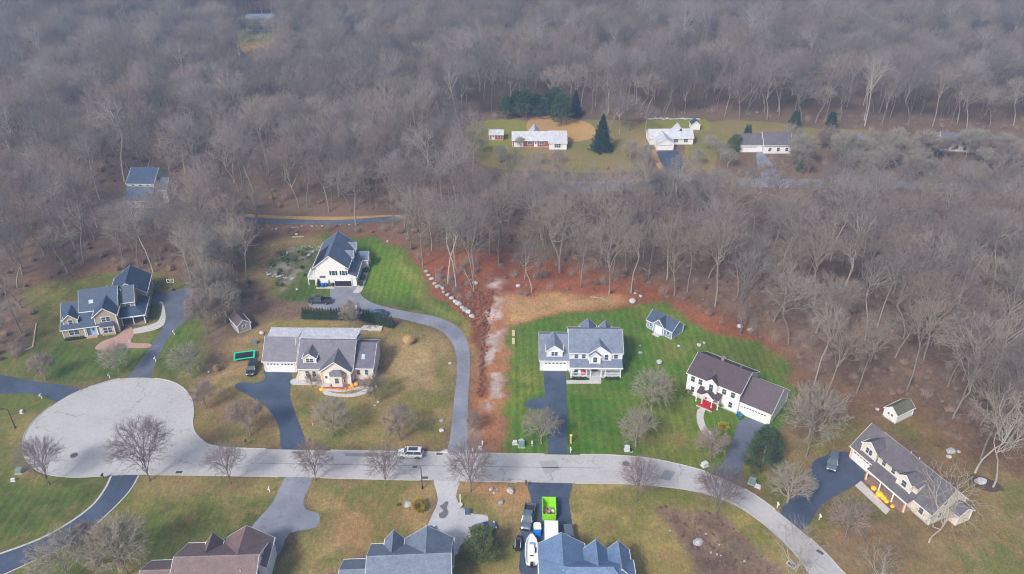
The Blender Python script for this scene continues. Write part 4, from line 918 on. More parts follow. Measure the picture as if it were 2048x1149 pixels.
h.door(('f', 0), 8.0, .3, 1.0, 2.1, M('brown_door', S(96, 60, 44), .6)); h.win(('f', 0), 11.5, .9, 1.7, 1.4, 2); h.win(('f', 0), 16.6, 1.0, .9, 1.3); h.win(('r', 18.6), 2.6, 3.8, .8, 1.2); h.win(('r', 18.6), 2.2, 1.0, .8, 1.2); h.win(('r', 18.6), 5.6, 1.0, .8, 1.2)
h.gable(18.0, 20.6, 4.2, 7.4, 2.6, 3.6, 'x', base=False, roof=R_GREY); vent_pipe(h, 8.5, 4.6, 6.3); vent_pipe(h, 10.2, 4.8, 6.2)
LIT = h
# ---------------------------------------------------------------- three roofs at the bottom edge
h = House('grey_roof_house', 'big grey roofed house with two front gables beside the oil stained drive', -23.0, 80.0, 3.0, W_GREYW, R_STEEL)
h.gable(1.0, 13.6, 0, 11.0, 4.4, 7.2, r=6.3)
h.gable(6.0, 13.8, 6.5, 11.8, 4.3, 7.1, 'y', oe=.3); h.gable(3.1, 5.9, 6.5, 11.6, 4.9, 6.7, 'y', oe=.2); h.gable(-3.2, 1.2, .5, 8.6, 3.8, 5.9, r=5.0)
h.gdoor(('b', 11.8), 9.9, .1, 4.9, 2.2)
h = House('russet_roof_house', 'russet brown roofed house with white gable wall and two front gables', -52.6, 79.6, 2.2, W_WHITE, R_RUSSET)
h.gable(.6, 13.2, 0, 11.6, 4.4, 7.2, r=6.6); h.gable(6.2, 13.9, 6.8, 12.4, 4.3, 7.1, 'y', oe=.25); h.gable(3.6, 6.0, 6.8, 11.6, 4.9, 6.6, 'y', oe=.2); h.gable(-4.4, .8, .5, 8.8, 3.8, 5.9, r=5.3)
for y, z in ((3.4, 1.2), (5.4, 3.9), (8.6, 1.4), (8.2, 4.2)): h.win(('r', 13.2), y, z, .75, 1.3)
h.gdoor(('b', 12.4), 10, .1, 4.9, 2.2); vent_pipe(h, 11.0, 4.2, 6.1); h.box('skylight', GLASS, 10.8, 11.7, 2.0, 3.0, 5.35, 5.75)
h = House('slate_roof_house', 'slate blue hip roofed house with three front gables', 4.3, 78.5, 0, W_GREYW, R_BLUE)
h.box('wall', W_GREYW, .2, 14.6, 0, 9.0, 0, 4.9)
hp = [(-.1, -.4, 4.85), (14.9, -.4, 4.85), (14.9, 9.3, 4.85), (-.1, 9.3, 4.85)]; r0_, r1_ = (4.2, 5.5, 7.6), (11.2, 5.5, 7.6)
rb = MB(); rb.poly(hp[::-1]); rb.poly([hp[0], hp[1], r1_, r0_]); rb.poly([hp[1], hp[2], r1_]); rb.poly([hp[2], hp[3], r0_, r1_]); rb.poly([hp[3], hp[0], r0_]); ro = h.part('roof', rb, R_BLUE)
h.part('ridge_cap', MB().tube(r0_, r1_, .1, n=6).tube(hp[0], r0_, .09, n=6).tube(hp[3], r0_, .09, n=6).tube(hp[1], r1_, .09, n=6).tube(hp[2], r1_, .09, n=6), R_BLUE, ro)
h.part('gutter', MB().box(-.2, -.11, -.4, 9.3, 4.7, 4.87).box(14.91, 15.0, -.4, 9.3, 4.7, 4.87), WHITE, ro)
h.gable(.1, 7.2, 5.6, 12.4, 4.7, 7.1, 'y', oe=.25); h.gable(7.2, 10.9, 5.6, 11.1, 4.9, 7.0, 'y', oe=.2); h.gable(10.95, 14.3, 6.0, 11.0, 4.95, 6.8, 'y', oe=.2); h.gdoor(('b', 12.4), 3.6, .1, 4.9, 2.2)
# ---------------------------------------------------------------- sheds
h = House('blue_shed', 'light blue shed with navy roof and white double door on the lawn', 32.2, 161.0, -46, W_BLUE, R_NAVY, 'shed')
h.gable(0, 7.2, 0, 4.4, 2.3, 4.1, og=.2, oe=.25); h.gable(2.1, 5.1, -.35, 2.3, 2.5, 4.05, 'y', og=.2, oe=.25, base=False)
h.door(('f', -.35), 3.6, .15, 1.9, 2.0, WHITE, False); h.win(('f', 0), 1.1, .9, .6, .9); h.win(('f', 0), 6.1, .9, .6, .9); h.box('ramp', CONC, 2.6, 4.4, -1.5, -.4, 0, .12)
h.part('gable_star', MB().tube((3.6, -.36, 3.1), (3.6, -.44, 3.1), .33, n=6), M('rust_red', S(176, 84, 60), .7))
h = House('white_shed', 'small white shed with mossy roof behind the cream house', 75.9, 128.5, -60, W_WHITE, R_GREEN, 'shed')
h.gable(0, 2.9, 0, 5.1, 2.2, 3.4, 'y', oe=.2, og=.15); h.door(('f', 0), 1.45, .1, 1.6, 1.9, WHITE, False); h.win(('f', -.04), 1.05, 1.3, .45, .5, muntin=False); h.win(('f', -.04), 1.85, 1.3, .45, .5, muntin=False)
h = House('weathered_shed', 'weathered grey shed with a pale gable beside the green trampoline', *G(478, 668), 38, W_GREYW, roof_mat('worn_brown_roof', S(106, 94, 92, .75)), 'shed')
h.gable(0, 3.0, 0, 4.6, 2.1, 3.3, 'y', oe=.2, og=.15); h.door(('r', 3.0), 2.0, .1, 1.4, 1.8, WHITE, False); h.win(('f', 0), 1.5, 1.1, .6, .7)
# ---------------------------------------------------------------- houses beyond the woods
h = House('far_ranch', 'long low brick ranch house with pale roof in the far clearing', .2, 278.4, -.5, W_BRICK, R_PALE)
h.gable(0, 13.4, 0, 7.0, 2.7, 4.6, ax='x', r=3.5); h.gable(13.2, 19.4, -2.6, 7.4, 2.7, 4.9, r=3.4, wall=W_WHITE); h.gable(6.4, 9.6, 4.0, 9.5, 3.4, 5.4, 'y', base=False)
h.gdoor(('f', 0), 2.2, .1, 3.2, 2.1, 4); h.win(('f', 0), 6.3, 1, 1.6, 1.2, 2); h.win(('f', 0), 10.6, 1, 1.6, 1.2, 2); h.win(('f', -2.6), 16.2, .9, 2.2, 1.4, 3); h.door(('f', 0), 8.4, .1, 1, 2.1, WHITE)
h = House('brick_outbuilding', 'small red brick outbuilding with pale roof beside the far ranch', *G(979, 281), 0, W_BRICK, R_PALE, 'shed')
h.gable(0, 5.0, 0, 4.0, 2.3, 3.3, og=.25); h.door(('f', 0), 1.4, .1, 1, 2, WHITE); h.win(('f', 0), 3.6, 1, .9, .9)
h = House('far_garage_ranch', 'white far ranch with pale roof and garage wing over dark driveway', 52.0, 275.2, 2, W_WHITE, R_PALE)
h.gable(0, 6.0, 0, 9.0, 2.6, 4.4, 'y'); h.gable(-1.5, 14.2, 5.2, 12.6, 2.7, 4.7); h.gable(7.6, 12.4, 8.0, 13.4, 2.9, 5.3, 'y', base=False); h.gdoor(('f', 0), 3, .1, 4.8, 2.1)
for x in (8.0, 11.6): h.win(('f', 5.2), x, 1, 1.5, 1.2, 2)
h.part('roof_vent', MB().tube((9.9, 7.7, 4.6), (9.9, 7.6, 5.2), .35, n=10), BLACKPL)
h = House('gabled_white_shed', 'small white gabled shed with blue roof by the far lawn', *G(1382, 261), 0, W_WHITE, R_NAVY, 'shed'); h.gable(0, 3.2, 0, 3.4, 2.3, 3.6, 'y', oe=.2); h.door(('f', 0), 1.6, .1, 1.2, 1.8, WHITE, False)
h = House('twin_gable_house', 'far white house with two taupe roofs behind a grey driveway', *G(1480, 305), 0, W_WHITE, R_TAUPE)
h.gable(0, 7.6, 0, 7, 3.0, 5.6); h.gable(7.9, 17.5, -1.5, 6.5, 3.4, 6.6); h.gdoor(('f', 0), 3.4, .1, 4.6, 2.1); h.win(('l', 0), 3.5, 3.2, .8, .9)
for x in (10, 13, 16): h.win(('f', -1.5), x, 1, 1, 1.3)
h = House('hidden_white_house', 'far white house mostly hidden behind pale shrubs', *G(1676, 300), -4, W_WHITE, R_GREY); h.gable(0, 9, 0, 7, 3.0, 5.2)
for x in (2, 4.5, 7): h.win(('f', 0), x, 1, 1, 1.3)
h = House('green_roof_house', 'far grey house with green roof wing in the hazy trees', *G(1880, 302), -12, W_WHITE, R_GREY); h.gable(0, 12, 0, 8, 3.0, 5.6); h.gable(12, 18, 1, 7.5, 2.7, 4.6, roof=roof_mat('green_shingles', S(110, 150, 130, .8)))
for x in (2, 5, 8): h.win(('f', 0), x, 1, 1.2, 1.3)
h = House('woods_house', 'cream house with dark gambrel-like roof standing alone in the woods', -118.8, 227.2, -2, W_CREAM, R_NAVY)
h.gable(0, 8.2, 3.2, 13.5, 6.9, 9.8, r=8.6); h.box('front_wall', W_CREAM, .1, 8.1, 0, 3.4, 0, 3.0); h.slab('front_roof', [(-.3, -.4, 2.9), (8.5, -.4, 2.9), (8.5, 3.15, 5.9), (-.3, 3.15, 5.9)], R_NAVY)
for x in (1.8, 4.1, 6.4): h.win(('f', 3.2), x, 6.0, .8, .6)
h.gable(8.0, 11.4, 4.0, 10.0, 4.6, 7.2, 'x', base=False); h.win(('r', 11.4), 7, 3, 1, 1.3); h.win(('f', 4.0), 9.7, 2.6, .9, 1.3); h.gdoor(('f', 0), 5.6, .1, 3.0, 2.1, 4); h.win(('f', 0), 1.9, 1, 1.2, 1.3)
h = House('distant_grey_house', 'distant pale grey house above the small green lawn', *G(494, 62), 0, W_GREYW, R_STEEL); h.gable(0, 15, 0, 8, 5.2, 8.0)
for x in (2, 5, 8, 11, 13.5): h.win(('f', 0), x, 3.4, 1, 1.3); h.win(('f', 0), x, .9, 1, 1.4)
h = House('distant_white_house', 'distant white house almost lost among far trees beside a tall fir', *G(655, 44), 0, W_WHITE, R_STEEL); h.gable(0, 12, 0, 8, 4.8, 7.4)
for x in (2, 5, 8, 10.5): h.win(('f', 0), x, 2.6, 1, 1.3)
h = House('distant_roadside_house', 'distant white house in blue haze above the far right woods', *G(1382, 42), 3, W_WHITE, R_STEEL); h.gable(0, 14, 0, 8, 4.8, 7.6)
for x in (2, 5, 8, 11.5): h.win(('f', 0), x, 2.6, 1, 1.3)
# ================================================================ YARD AND STREET TREES
YARD = [bare_tree(210, 9.0, 9.0, .16, .15, BARK, TWIG_L, nl=12, nb=8, nc=7, nt=8, tw=.017, vase=.9, low=-.05, crown_low=.14),
        bare_tree(211, 8.4, 8.6, .18, .14, BARK_P, TWIG_L, nl=12, nb=8, nc=7, nt=8, tw=.017, vase=.9, low=-.1, crown_low=.16),
        bare_tree(212, 7.6, 7.0, .2, .12, BARK, TWIG_B, nl=12, nb=8, nc=7, nt=8, tw=.017, vase=.9, low=0, crown_low=.2)]
STREET = [bare_tree(220, 10.6, 9.4, .15, .13, BARK_D, TWIG_D, nl=16, nb=8, nc=6, nt=6, tw=.014, vase=.8, low=.05, crown_low=.2, wig=.07),
          bare_tree(221, 10.2, 8.8, .17, .12, BARK_D, TWIG_D, nl=15, nb=8, nc=6, nt=6, tw=.014, vase=.75, low=.1, crown_low=.22, wig=.07)]
PALE = [bare_tree(230, 15, 13, .3, .17, BARK_P, TWIG_L, nl=9, nb=6, nc=4, nt=3, tw=.02, vase=.8, low=-.2, wig=.2, lean=1), bare_tree(231, 19, 12, .5, .2, BARK_P, TWIG_L, nl=8, nb=6, nc=5, nt=4, tw=.02, vase=.8, low=-.1, wig=.28, lean=1)]
def T(kind, px, py, s, label, group=None, name='bare_tree', rz=None, sz=None):
    x, y = G(px, py); return plant(kind, x, y, s, px * 1.7 if rz is None else rz, label, 'tree', group, name, sz=sz)
T(STREET[1], 98, 970, .95, 'dark bare street tree below the manhole in the turning circle', 'dark street trees')
T(STREET[0], 300, 962, 1.18, 'broad dark fan shaped bare tree at the turning circle mouth', 'dark street trees')
T(STREET[1], 462, 968, .82, 'dark bare street tree between the storm drain and grey driveway', 'dark street trees')
T(STREET[0], 632, 962, .80, 'dark bare street tree right beside the grey driveway mouth', 'dark street trees')
T(STREET[1], 772, 972, .84, 'dark bare street tree across from the white patrol vehicle', 'dark street trees')
T(STREET[0], 942, 984, .98, 'dark bare street tree between the pale drive and boulders', 'dark street trees')
T(STREET[1], 1274, 1003, .88, 'dark bare street tree on the straw lawn opposite the porch house', 'dark street trees')
T(STREET[0], 1432, 1030, .92, 'dark bare street tree beside the mulch bed', 'dark street trees')
T(YARD[0], 668, 872, .86, 'round tan twigged tree on the lawn below the octagonal bay', 'pale twigged yard trees')
T(YARD[2], 800, 882, 1.0, 'round twiggy tree near the road beside the long drive', 'pale twigged yard trees')
T(YARD[1], 1082, 888, .86, 'pale twiggy tree between boulders and the turning bay', 'pale twigged yard trees')
T(YARD[0], 1303, 822, .98, 'large round pale twigged tree on the lawn between the two white houses', 'pale twigged yard trees')
T(YARD[1], 1271, 894, .92, 'pale spreading tree with white trunk by the striped lawn edge', 'pale twigged yard trees')
T(YARD[2], 1420, 924, .92, 'small pale tree at the end of the curved path', 'pale twigged yard trees')
T(YARD[2], 500, 872, 1.05, 'brownish twiggy tree left of the dark pumpkin house driveway', 'pale twigged yard trees')
T(YARD[1], 238, 744, .78, 'pale twiggy tree on the tan house front lawn', 'pale twigged yard trees')
T(YARD[0], 383, 757, .86, 'pale round tree between worn driveway and turning circle', 'pale twigged yard trees')
T(YARD[2], 92, 762, .8, 'thin brown tree beside the blue-black driveway', 'pale twigged yard trees')
T(YARD[2], 412, 818, .8, 'brown twiggy bush-like tree on the turning circle rim', 'pale twigged yard trees')
T(YARD[2], 752, 806, .72, 'small bare tree in a ring of stones by the beige house', 'pale twigged yard trees', sz=1.2)
T(YARD[2], 625, 775, .42, 'small bare ornamental tree by the garage corner of the beige house', 'pale twigged yard trees')
T(YARD[2], 706, 664, .8, 'slender bare tree rising through the evergreen hedge', 'pale twigged yard trees', sz=1.25)
T(YARD[0], 1612, 915, 1.25, 'tall loose pale tree behind the dark green conifer', 'pale twigged yard trees', sz=1.35)
T(YARD[1], 1575, 1006, .9, 'brown tinged tree in a stone ring by the dark right driveway', 'pale twigged yard trees')
T(YARD[2], 948, 862, .55, 'low grey thicket tree at the foot of the vacant lot', 'pale twigged yard trees')
T(YARD[0], 255, 1150, 1.15, 'large pale twiggy tree beside the russet roof', 'pale twigged yard trees'); T(YARD[1], 140, 1165, 1.1, 'pale tangled tree over the dark curving driveway', 'pale twigged yard trees'); T(YARD[2], 185, 1110, .8, 'small grey tree standing in the bend of the dark driveway', 'pale twigged yard trees')
T(PALE[0], 1858, 1085, 1.0, 'huge white limbed tree leaning over the cream lit house', 'white barked trees'); T(PALE[1], 1950, 946, 1.0, 'tall straight pale tree in a mulch ring behind the cream house', 'white barked trees'); T(PALE[1], 1986, 975, .92, 'second tall pale tree in the mulch ring behind the cream house', 'white barked trees')
T(PALE[0], 1570, 1172, .8, 'white limbed sycamore by the bottom curve of the road', 'white barked trees'); T(PALE[0], 1740, 1180, .6, 'white limbed tree on the outer verge of the road bend', 'white barked trees'); T(YARD[2], 1690, 1075, 1.0, 'reddish twiggy tree on the lawn before the lit porch', 'pale twigged yard trees')
# trees of the thicket between the tan house and the white garage house, and of the far yards
rt = random.Random(31)
for px, py, k in ((425, 600), (450, 640), (470, 580), (440, 560), (400, 545), (500, 620)) and [(425, 612, 0), (452, 648, 1), (440, 566, 0), (405, 548, 1), (388, 520, 0), (420, 500, 2), (446, 520, 1), (468, 545, 0), (455, 600, 2), (432, 632, 1), (480, 500, 2), (470, 470, 0), (400, 480, 1), (415, 668, 2)]:
    T(YARD[k], px, py, 1.0 + .25 * rt.random(), 'grey tangled tree in the thicket between tan and white garage houses', 'thicket trees', 'thicket_tree', sz=1.15)
for i in range(56):
    px = rt.uniform(940, 2040); py = rt.uniform(335, 402)
    if 1120 < px < 1262 or 1465 < px < 1615: continue
    if px < 1460 and py < 385: py = rt.uniform(385, 404)
    if 1300 < px < 1375 and py < 352 or 1505 < px < 1570 and py < 372: continue
    if py < 345 and (1020 < px < 1140 or 1290 < px < 1400 or 1470 < px < 1580): py = rt.uniform(372, 402)
    T(YARD[i % 3], px, py, .62 + .4 * rt.random(), 'low bare tree in the yards along the far street', 'far yard trees', 'small_bare_tree')
for px, py, s in ((1240, 268, .95), (1222, 262, .8), (1258, 262, .85), (1290, 270, .7)): T(FOREST[6], px, py, s, 'grey bare tree standing between the two far ranch houses', 'trees between the far ranches')
for i in range(34):
    px = rt.uniform(1575, 2046); py = rt.uniform(296, 356)
    T(YARD[i % 3], px, py, .7 + .45 * rt.random(), 'low bare tree screening the far right houses', 'trees screening the far right houses', 'small_bare_tree')
for px, py, s in ((1040, 296, .45), (1420, 300, .6), (1440, 318, .7), (1395, 330, .6), (1455, 335, .7), (1000, 322, .6), (965, 305, .6), (1080, 330, .5), (1115, 326, .5), (1290, 330, .8), (1260, 322, .8)): T(YARD[1], px, py, s, 'thin pale tree on the grass beside the far ranch houses', 'thin trees at the far ranches', 'small_bare_tree')
# ================================================================ EVERGREENS, SHRUBS, GRASSES
def leaf_m(name, a): return M(name, a, .9, .35, .9, obj_var=.18, detail=3)
LF_DK = leaf_m('dark_needles', S(74, 94, 62, .78)); LF_FIR = leaf_m('fir_needles', S(46, 66, 52, .75)); LF_OL = leaf_m('olive_leaves', S(98, 112, 66, .78)); LF_YE = leaf_m('yellow_leaves', S(176, 160, 28, .8)); LF_YG = leaf_m('yellowgreen_leaves', S(138, 144, 40, .8)); LF_GOLD = leaf_m('golden_leaves', S(190, 168, 30, .85))
def leaves(name, P, sz, mat, seed, flat_=.5):
    r = np.random.RandomState(seed); n = len(P)
    a = r.randn(n, 3); a /= np.linalg.norm(a, axis=1, keepdims=True); b = r.randn(n, 3); b -= a * (a * b).sum(1, keepdims=True); b /= np.linalg.norm(b, axis=1, keepdims=True)
    s = sz * (.6 + .8 * r.rand(n, 1))
    v = np.stack([P + a * s, P + b * s * flat_, P - a * s, P - b * s * flat_], 1).reshape(-1, 3)
    return v, (np.arange(n) * 4)[:, None] + np.arange(4)
def shell(r, n, rx, rz, zc, lumps=14, inner=.35):
    d = r.randn(n, 3); d /= np.linalg.norm(d, axis=1, keepdims=True)
    L_ = r.randn(lumps, 3); L_ /= np.linalg.norm(L_, axis=1, keepdims=True)
    bump = np.max(np.clip((d @ L_.T - .75) * 4, 0, 1) * (.16 + .26 * r.rand(lumps)), axis=1)
    rad = (1 - inner * r.rand(n) ** 2.2) * (.74 + bump)
    return np.stack([d[:, 0] * rx * rad, d[:, 1] * rx * rad, zc + d[:, 2] * rz * rad], 1)
def cone_tree(seed, h, w, mat, n=5200, sz=.16):
    r = np.random.RandomState(seed); t = r.rand(n) ** 1.3; z = .06 * h + t * h * .94
    tier = .78 + .22 * np.abs(np.sin(t * 26)); az_ = r.rand(n) * 2 * PI; lob = 1 + .24 * np.sin(az_ * 5 + t * 30) + .18 * np.sin(az_ * 9 - t * 18)
    rad = (w / 2) * (1 - t) ** .85 * tier * lob * (1 - .55 * r.rand(n) ** 2.0) + .05
    P = np.stack([rad * np.cos(az_), rad * np.sin(az_), z - rad * .12], 1)
    v, f = leaves('l', P, sz, mat, seed)
    tr_ = frusta([(0, 0, -.1, 0, 0, h * .9, w * .035, .02)], 7)
    br = [(0, 0, zz, math.cos(a_) * q, math.sin(a_) * q, zz - q * .1, .03, .008) for zz, a_, q in [(h * (.08 + .8 * i / 60), i * 2.4, (w / 2) * (1 - (.08 + .8 * i / 60)) * .85) for i in range(60)]]
    bv, bf = frusta(br, 3)
    return np_mesh('trunk', [(tr_[0], tr_[1], 0), (bv, bf, 0)], [BARK_D]), np_mesh('crown', [(v, f, 0)], [mat])
def bush(seed, w, h, mat, n=1400, sz=.10, inner=.4):
    r = np.random.RandomState(seed); P = shell(r, n, w / 2, h / 2, h / 2, inner=inner); P[:, 2] = np.maximum(P[:, 2], .03)
    v, f = leaves('l', P, sz, mat, seed); s = [(0, 0, -.05, math.cos(a) * w * .25, math.sin(a) * w * .25, h * .6, .03, .01) for a in np.linspace(0, 6, 6)]
    bv, bf = frusta(s, 4)
    return np_mesh('trunk', [(bv, bf, 0)], [BARK_D]), np_mesh('crown', [(v, f, 0)], [mat])
def clumpy(seed, h, w, mat, nc=46, per=190, sz=.13, cone=.5, low=.12):
    r = np.random.RandomState(seed); P = []; br = []
    for i in range(nc):
        t = (i + r.rand()) / nc; z = h * (low + (1 - low) * t ** .85); R_ = w / 2 * ((1 - t) ** cone) * (.55 + .5 * r.rand()); a = i * 2.4 + r.rand()
        c = np.array([math.cos(a) * R_, math.sin(a) * R_, z]); s_ = w * (.11 + .08 * r.rand()) * (1.1 - .4 * t)
        d = r.randn(per, 3); d /= np.linalg.norm(d, axis=1, keepdims=True); P.append(c + d * np.array([s_, s_, s_ * .62]) * (.45 + .6 * r.rand(per, 1)))
        br.append((0, 0, z * .8, *c, .05, .015))
    v, f = leaves('l', np.concatenate(P), sz, mat, seed); bv, bf = frusta([(0, 0, -.1, 0, 0, h * .92, w * .03, .02)] + br, 5)
    return np_mesh('trunk', [(bv, bf, 0)], [BARK_D]), np_mesh('crown', [(v, f, 0)], [mat])
FIR = cone_tree(300, 13, 7.6, LF_FIR, 9000, .22); FIR2 = cone_tree(301, 15, 8, LF_DK, 9000, .24); BIGB = clumpy(302, 6.2, 6.4, LF_OL, 56, 190, .12, .42, .16); CONI = clumpy(303, 9.0, 7.2, LF_DK, 60, 190, .14, .6, .1); PINE = clumpy(305, 12.5, 9, LF_DK, 50, 190, .2, .5, .25); SPRUCE = cone_tree(304, 4.6, 2.0, LF_DK, 2500, .12)
def P_(kind, px, py, s, label, cat, group=None, name='shrub', sz=None, rz=None): 
    x, y = G(px, py); return plant(kind, x, y, s, px if rz is None else rz, label, cat, group, name, sz=sz)
P_(BIGB, 968, 1112, 1.0, 'big rounded olive evergreen at the end of the pale drive', 'tree', name='evergreen_tree')
P_(CONI, 1524, 932, 1.06, 'dark green conifer beside the colonial driveway', 'tree', name='conifer')
P_(FIR, 1203, 302, 1.05, 'tall dark fir between the two far ranch houses', 'tree', name='fir_tree'); P_(PINE, 1122, 250, 1.0, 'dark spreading pine behind the sandy yard', 'tree', name='pine_tree')
P_(FIR, 1150, 232, .8, 'dark fir at the right end of the evergreen clump', 'tree', name='fir_tree'); 
for i, px in enumerate((1012, 1032, 1052, 1074, 1094, 1110)): P_(PINE, px, 238 - (i % 2) * 5, .72 + .1 * (i % 3), 'dark evergreen in the clump behind the far ranch', 'tree', 'evergreen clump behind the far ranch', 'evergreen_tree')
P_(BIGB, 1470, 302, .95, 'dark round evergreen beside the twin gabled house', 'tree', name='evergreen_tree'); 
for px in (1489, 1495): P_(SPRUCE, px, 290, 1.7, 'narrow dark cypress behind the round evergreen', 'tree', 'narrow cypresses', 'cypress')
for px, py in ((1588, 258), (1660, 260)): P_(PINE, px, py, .55, 'low dark pine at the edge of the far olive lawn', 'tree', 'pines by the far lawn', 'pine_tree')
P_(FIR2, 697, 72, 1.1, 'lone blue-green fir standing above the distant woods', 'tree', name='fir_tree'); P_(FIR2, 595, 72, .7, 'small dark fir beside the distant grey house', 'tree', name='fir_tree')
P_(BIGB, 1598, 345, .5, 'low dark shrub by the far grey driveway', 'shrub')
YB = bush(310, 2.6, 2.2, LF_GOLD, 2600, .10, .25); GB = bush(311, 1.4, 1.1, LF_YG, 900, .09); DB = bush(312, 1.5, 1.1, LF_DK, 1000, .08); YL = bush(313, 2.4, 1.4, LF_YE, 900, .12, .7)
P_(YB, 838, 1020, 1.0, 'round golden shrub beside the pale driveway', 'shrub'); P_(GB, 797, 1012, .5, 'tiny pale shrub left of the golden shrub', 'shrub')
P_(YL, 1446, 858, 1.0, 'bright yellow leafy shrub by the colonial driveway', 'shrub'); P_(GB, 1375, 790, 1.3, 'yellow-green shrub at the colonial front corner', 'shrub'); P_(DB, 1442, 812, 1.5, 'dark green rounded shrub beside the red step', 'shrub')
P_(YL, 364, 1112, .85, 'bright yellow shrub at the corner of the russet roofed house', 'shrub')
for px, py in ((607, 510), (566, 522), (544, 532), (557, 572)): P_(GB, px, py, 1.25, 'yellow-green mound shrub in the rock garden', 'shrub', 'rock garden shrubs')
for px, py in ((733, 545), (726, 560), (722, 572), (735, 535)): P_(DB, px, py, .95, 'dark clipped shrub along the white garage house walk', 'shrub', 'walk shrubs', sz=1.5)
for px, py in ((638, 574), (660, 572)): P_(SPRUCE, px, py, .55, 'dark narrow potted evergreen by the open garage', 'shrub', 'potted evergreens')
for x in (7.2, 8.0, 8.8, 9.6, 14.4, 15.2, 16.0, 16.8): plant(DB, 6.2 + x, 143.8 - 3.1, .62, x, 'low dark foundation shrub in front of the white porch', 'shrub', 'porch foundation shrubs', 'shrub')
for x in (.6, 1.4, 2.2, 3.0, 3.8): 
    a = math.radians(14.5); plant(DB, -104.5 + x * math.cos(a) + .7 * math.sin(a), 156 + x * math.sin(a) - .7 * math.cos(a), .68, x, 'low dark clipped shrub under the tan house front window', 'shrub', 'tan house foundation shrubs', 'shrub')
ARB = cone_tree(320, 2.9, 1.25, LF_DK, 1500, .11)
hx = [(608 + i * 5.6, 637 + i * .15) for i in range(19)] + [(722 + i * 6.2, 640 + i * 1.5) for i in range(11)]
for i, (px, py) in enumerate(hx):
    lb = 'arborvitae in the hedge below the long driveway'
    P_(ARB, px, py, .95 + .12 * rt.random(), 'dark green ' + lb, 'shrub', 'arborvitae hedge', 'arborvitae', sz=.95 + .2 * rt.random())
# pampas-like ornamental grass
def grass_clump(seed, h, w, n, mat, name='blades'):
    r = np.random.RandomState(seed); s = []
    for i in range(n):
        a = r.rand() * 6.28; q = r.rand() ** .6; s.append((math.cos(a) * w * .12 * q, math.sin(a) * w * .12 * q, 0, math.cos(a) * w * .5 * q, math.sin(a) * w * .5 * q, h * (.65 + .35 * r.rand()) * (1 - .25 * q * q), .035))
    v, f = spikes(s); return np_mesh(name, [(v, f, 0)], [mat])
STRAWM = M('dry_grass_blades', S(214, 180, 130), .9, .15)
o = empty('ornamental_grass', (*G(818, 688), 0), 0, 'round dry tan ornamental grass clump on the beige house lawn', 'grass clump'); link('blades', grass_clump(1, 2.6, 3.4, 900, STRAWM), None, o); MB().lathe([(.5, 0), (.62, .12), (.4, .3)], 12).build('crown_base', WOODL, o)
o = empty('ornamental_grass', (*G(434, 742), 0), 0, 'faded dry grass clump left of the beige house car', 'grass clump'); link('blades', grass_clump(2, 1.8, 2.2, 400, STRAWM), None, o); MB().lathe([(.3, 0), (.4, .1), (.25, .2)], 10).build('crown_base', WOODL, o)
for i in range(16): P_((GB, DB)[i % 2], rt.uniform(552, 612), rt.uniform(502, 560), .35 + .4 * rt.random(), 'small low plant among the rock garden stones', 'shrub', 'small rock garden plants')
for px, py in ((492, 68), (505, 70), (522, 67), (538, 71), (550, 66)): T(YARD[px % 3], px, py, .95, 'small bare tree in front of the distant grey house', 'trees before the distant grey house', 'small_bare_tree')
for i in range(14): T(YARD[i % 3], rt.uniform(1840, 2046), rt.uniform(306, 330), .7 + .4 * rt.random(), 'low bare tree screening the far right houses', 'trees screening the far right houses', 'small_bare_tree')
for px, py in ((248, 462), (300, 478), (332, 470), (365, 462)): T(FOREST[0 if px % 2 else 6], px, py, .78, 'grey bare tree screening the cream house in the woods', 'trees screening the woods house')
# brush on the woodland floor (uncountable): dry stems and saplings in one object
BR1 = grass_clump(5, 1.6, 2.2, 130, M('brush_stems', S(146, 122, 106, .8), .95, .2, obj_var=.35)); BR2 = np_mesh('brush', [(*spikes([(*p, *(np.array(p) + d), .02) for p, d in [((rt.uniform(-.8, .8), rt.uniform(-.8, .8), 0), np.array([rt.gauss(0, .5), rt.gauss(0, .5), rt.uniform(1, 3)])) for _ in range(70)]]), 0)], [TWIG_B])
b1 = tag(link('brush_clump', BR1), 'dry brown brush clump at the wood edge above the boulders', 'brush'); b1.location = (*G(905, 560), 0); b2 = tag(link('sapling_clump', BR2), 'clump of thin bare saplings beside the woodland lane', 'brush'); b2.location = (*G(820, 455), 0)
pts = []
for i in range(9000):
    px = rt.uniform(-20, 2070); py = rt.uniform(225, 900); x, y = G(px, py); pts.append((x, y))
pa = np.array(pts); okb = np.ones(len(pa), bool)
for p in open_w[:3]: okb &= ~inside(p, pa[:, 0], pa[:, 1])
okb &= ~inside(W([(940, 236), (1420, 232), (1700, 250), (1700, 300), (1380, 345), (1300, 350), (950, 300)]), pa[:, 0], pa[:, 1])
sel = list(pa[okb][:2300]) + [G(rt.uniform(1340, 1540), rt.uniform(1020, 1149)) for _ in range(0)]
scatter('undergrowth', [(x, y, 0, rt.uniform(0, 6.28), rt.uniform(.3, 1.35), rt.randrange(2)) for x, y in sel], [[b1], [b2]], 'brown brush and saplings covering the woodland floor')
scatter('woodland', [(x, y, 0, rf_.uniform(0, 6.28), rf_.uniform(.72, 1.25) * (.74 if pix(x, y)[0] > 930 and 380 < pix(x, y)[1] < 455 else 1), rf_.randrange(8)) for x, y in FAR], WOOD_SRC, 'leafless grey woodland filling the far slope')
hedge_pts = []
for i in range(95):
    t = i / 95; px = 972 - 14 * t + rt.gauss(0, 3.5); py = 650 + 145 * t
    hedge_pts.append((*G(px, py), 0, rt.uniform(0, 6.28), rt.uniform(.22, .42), 0))
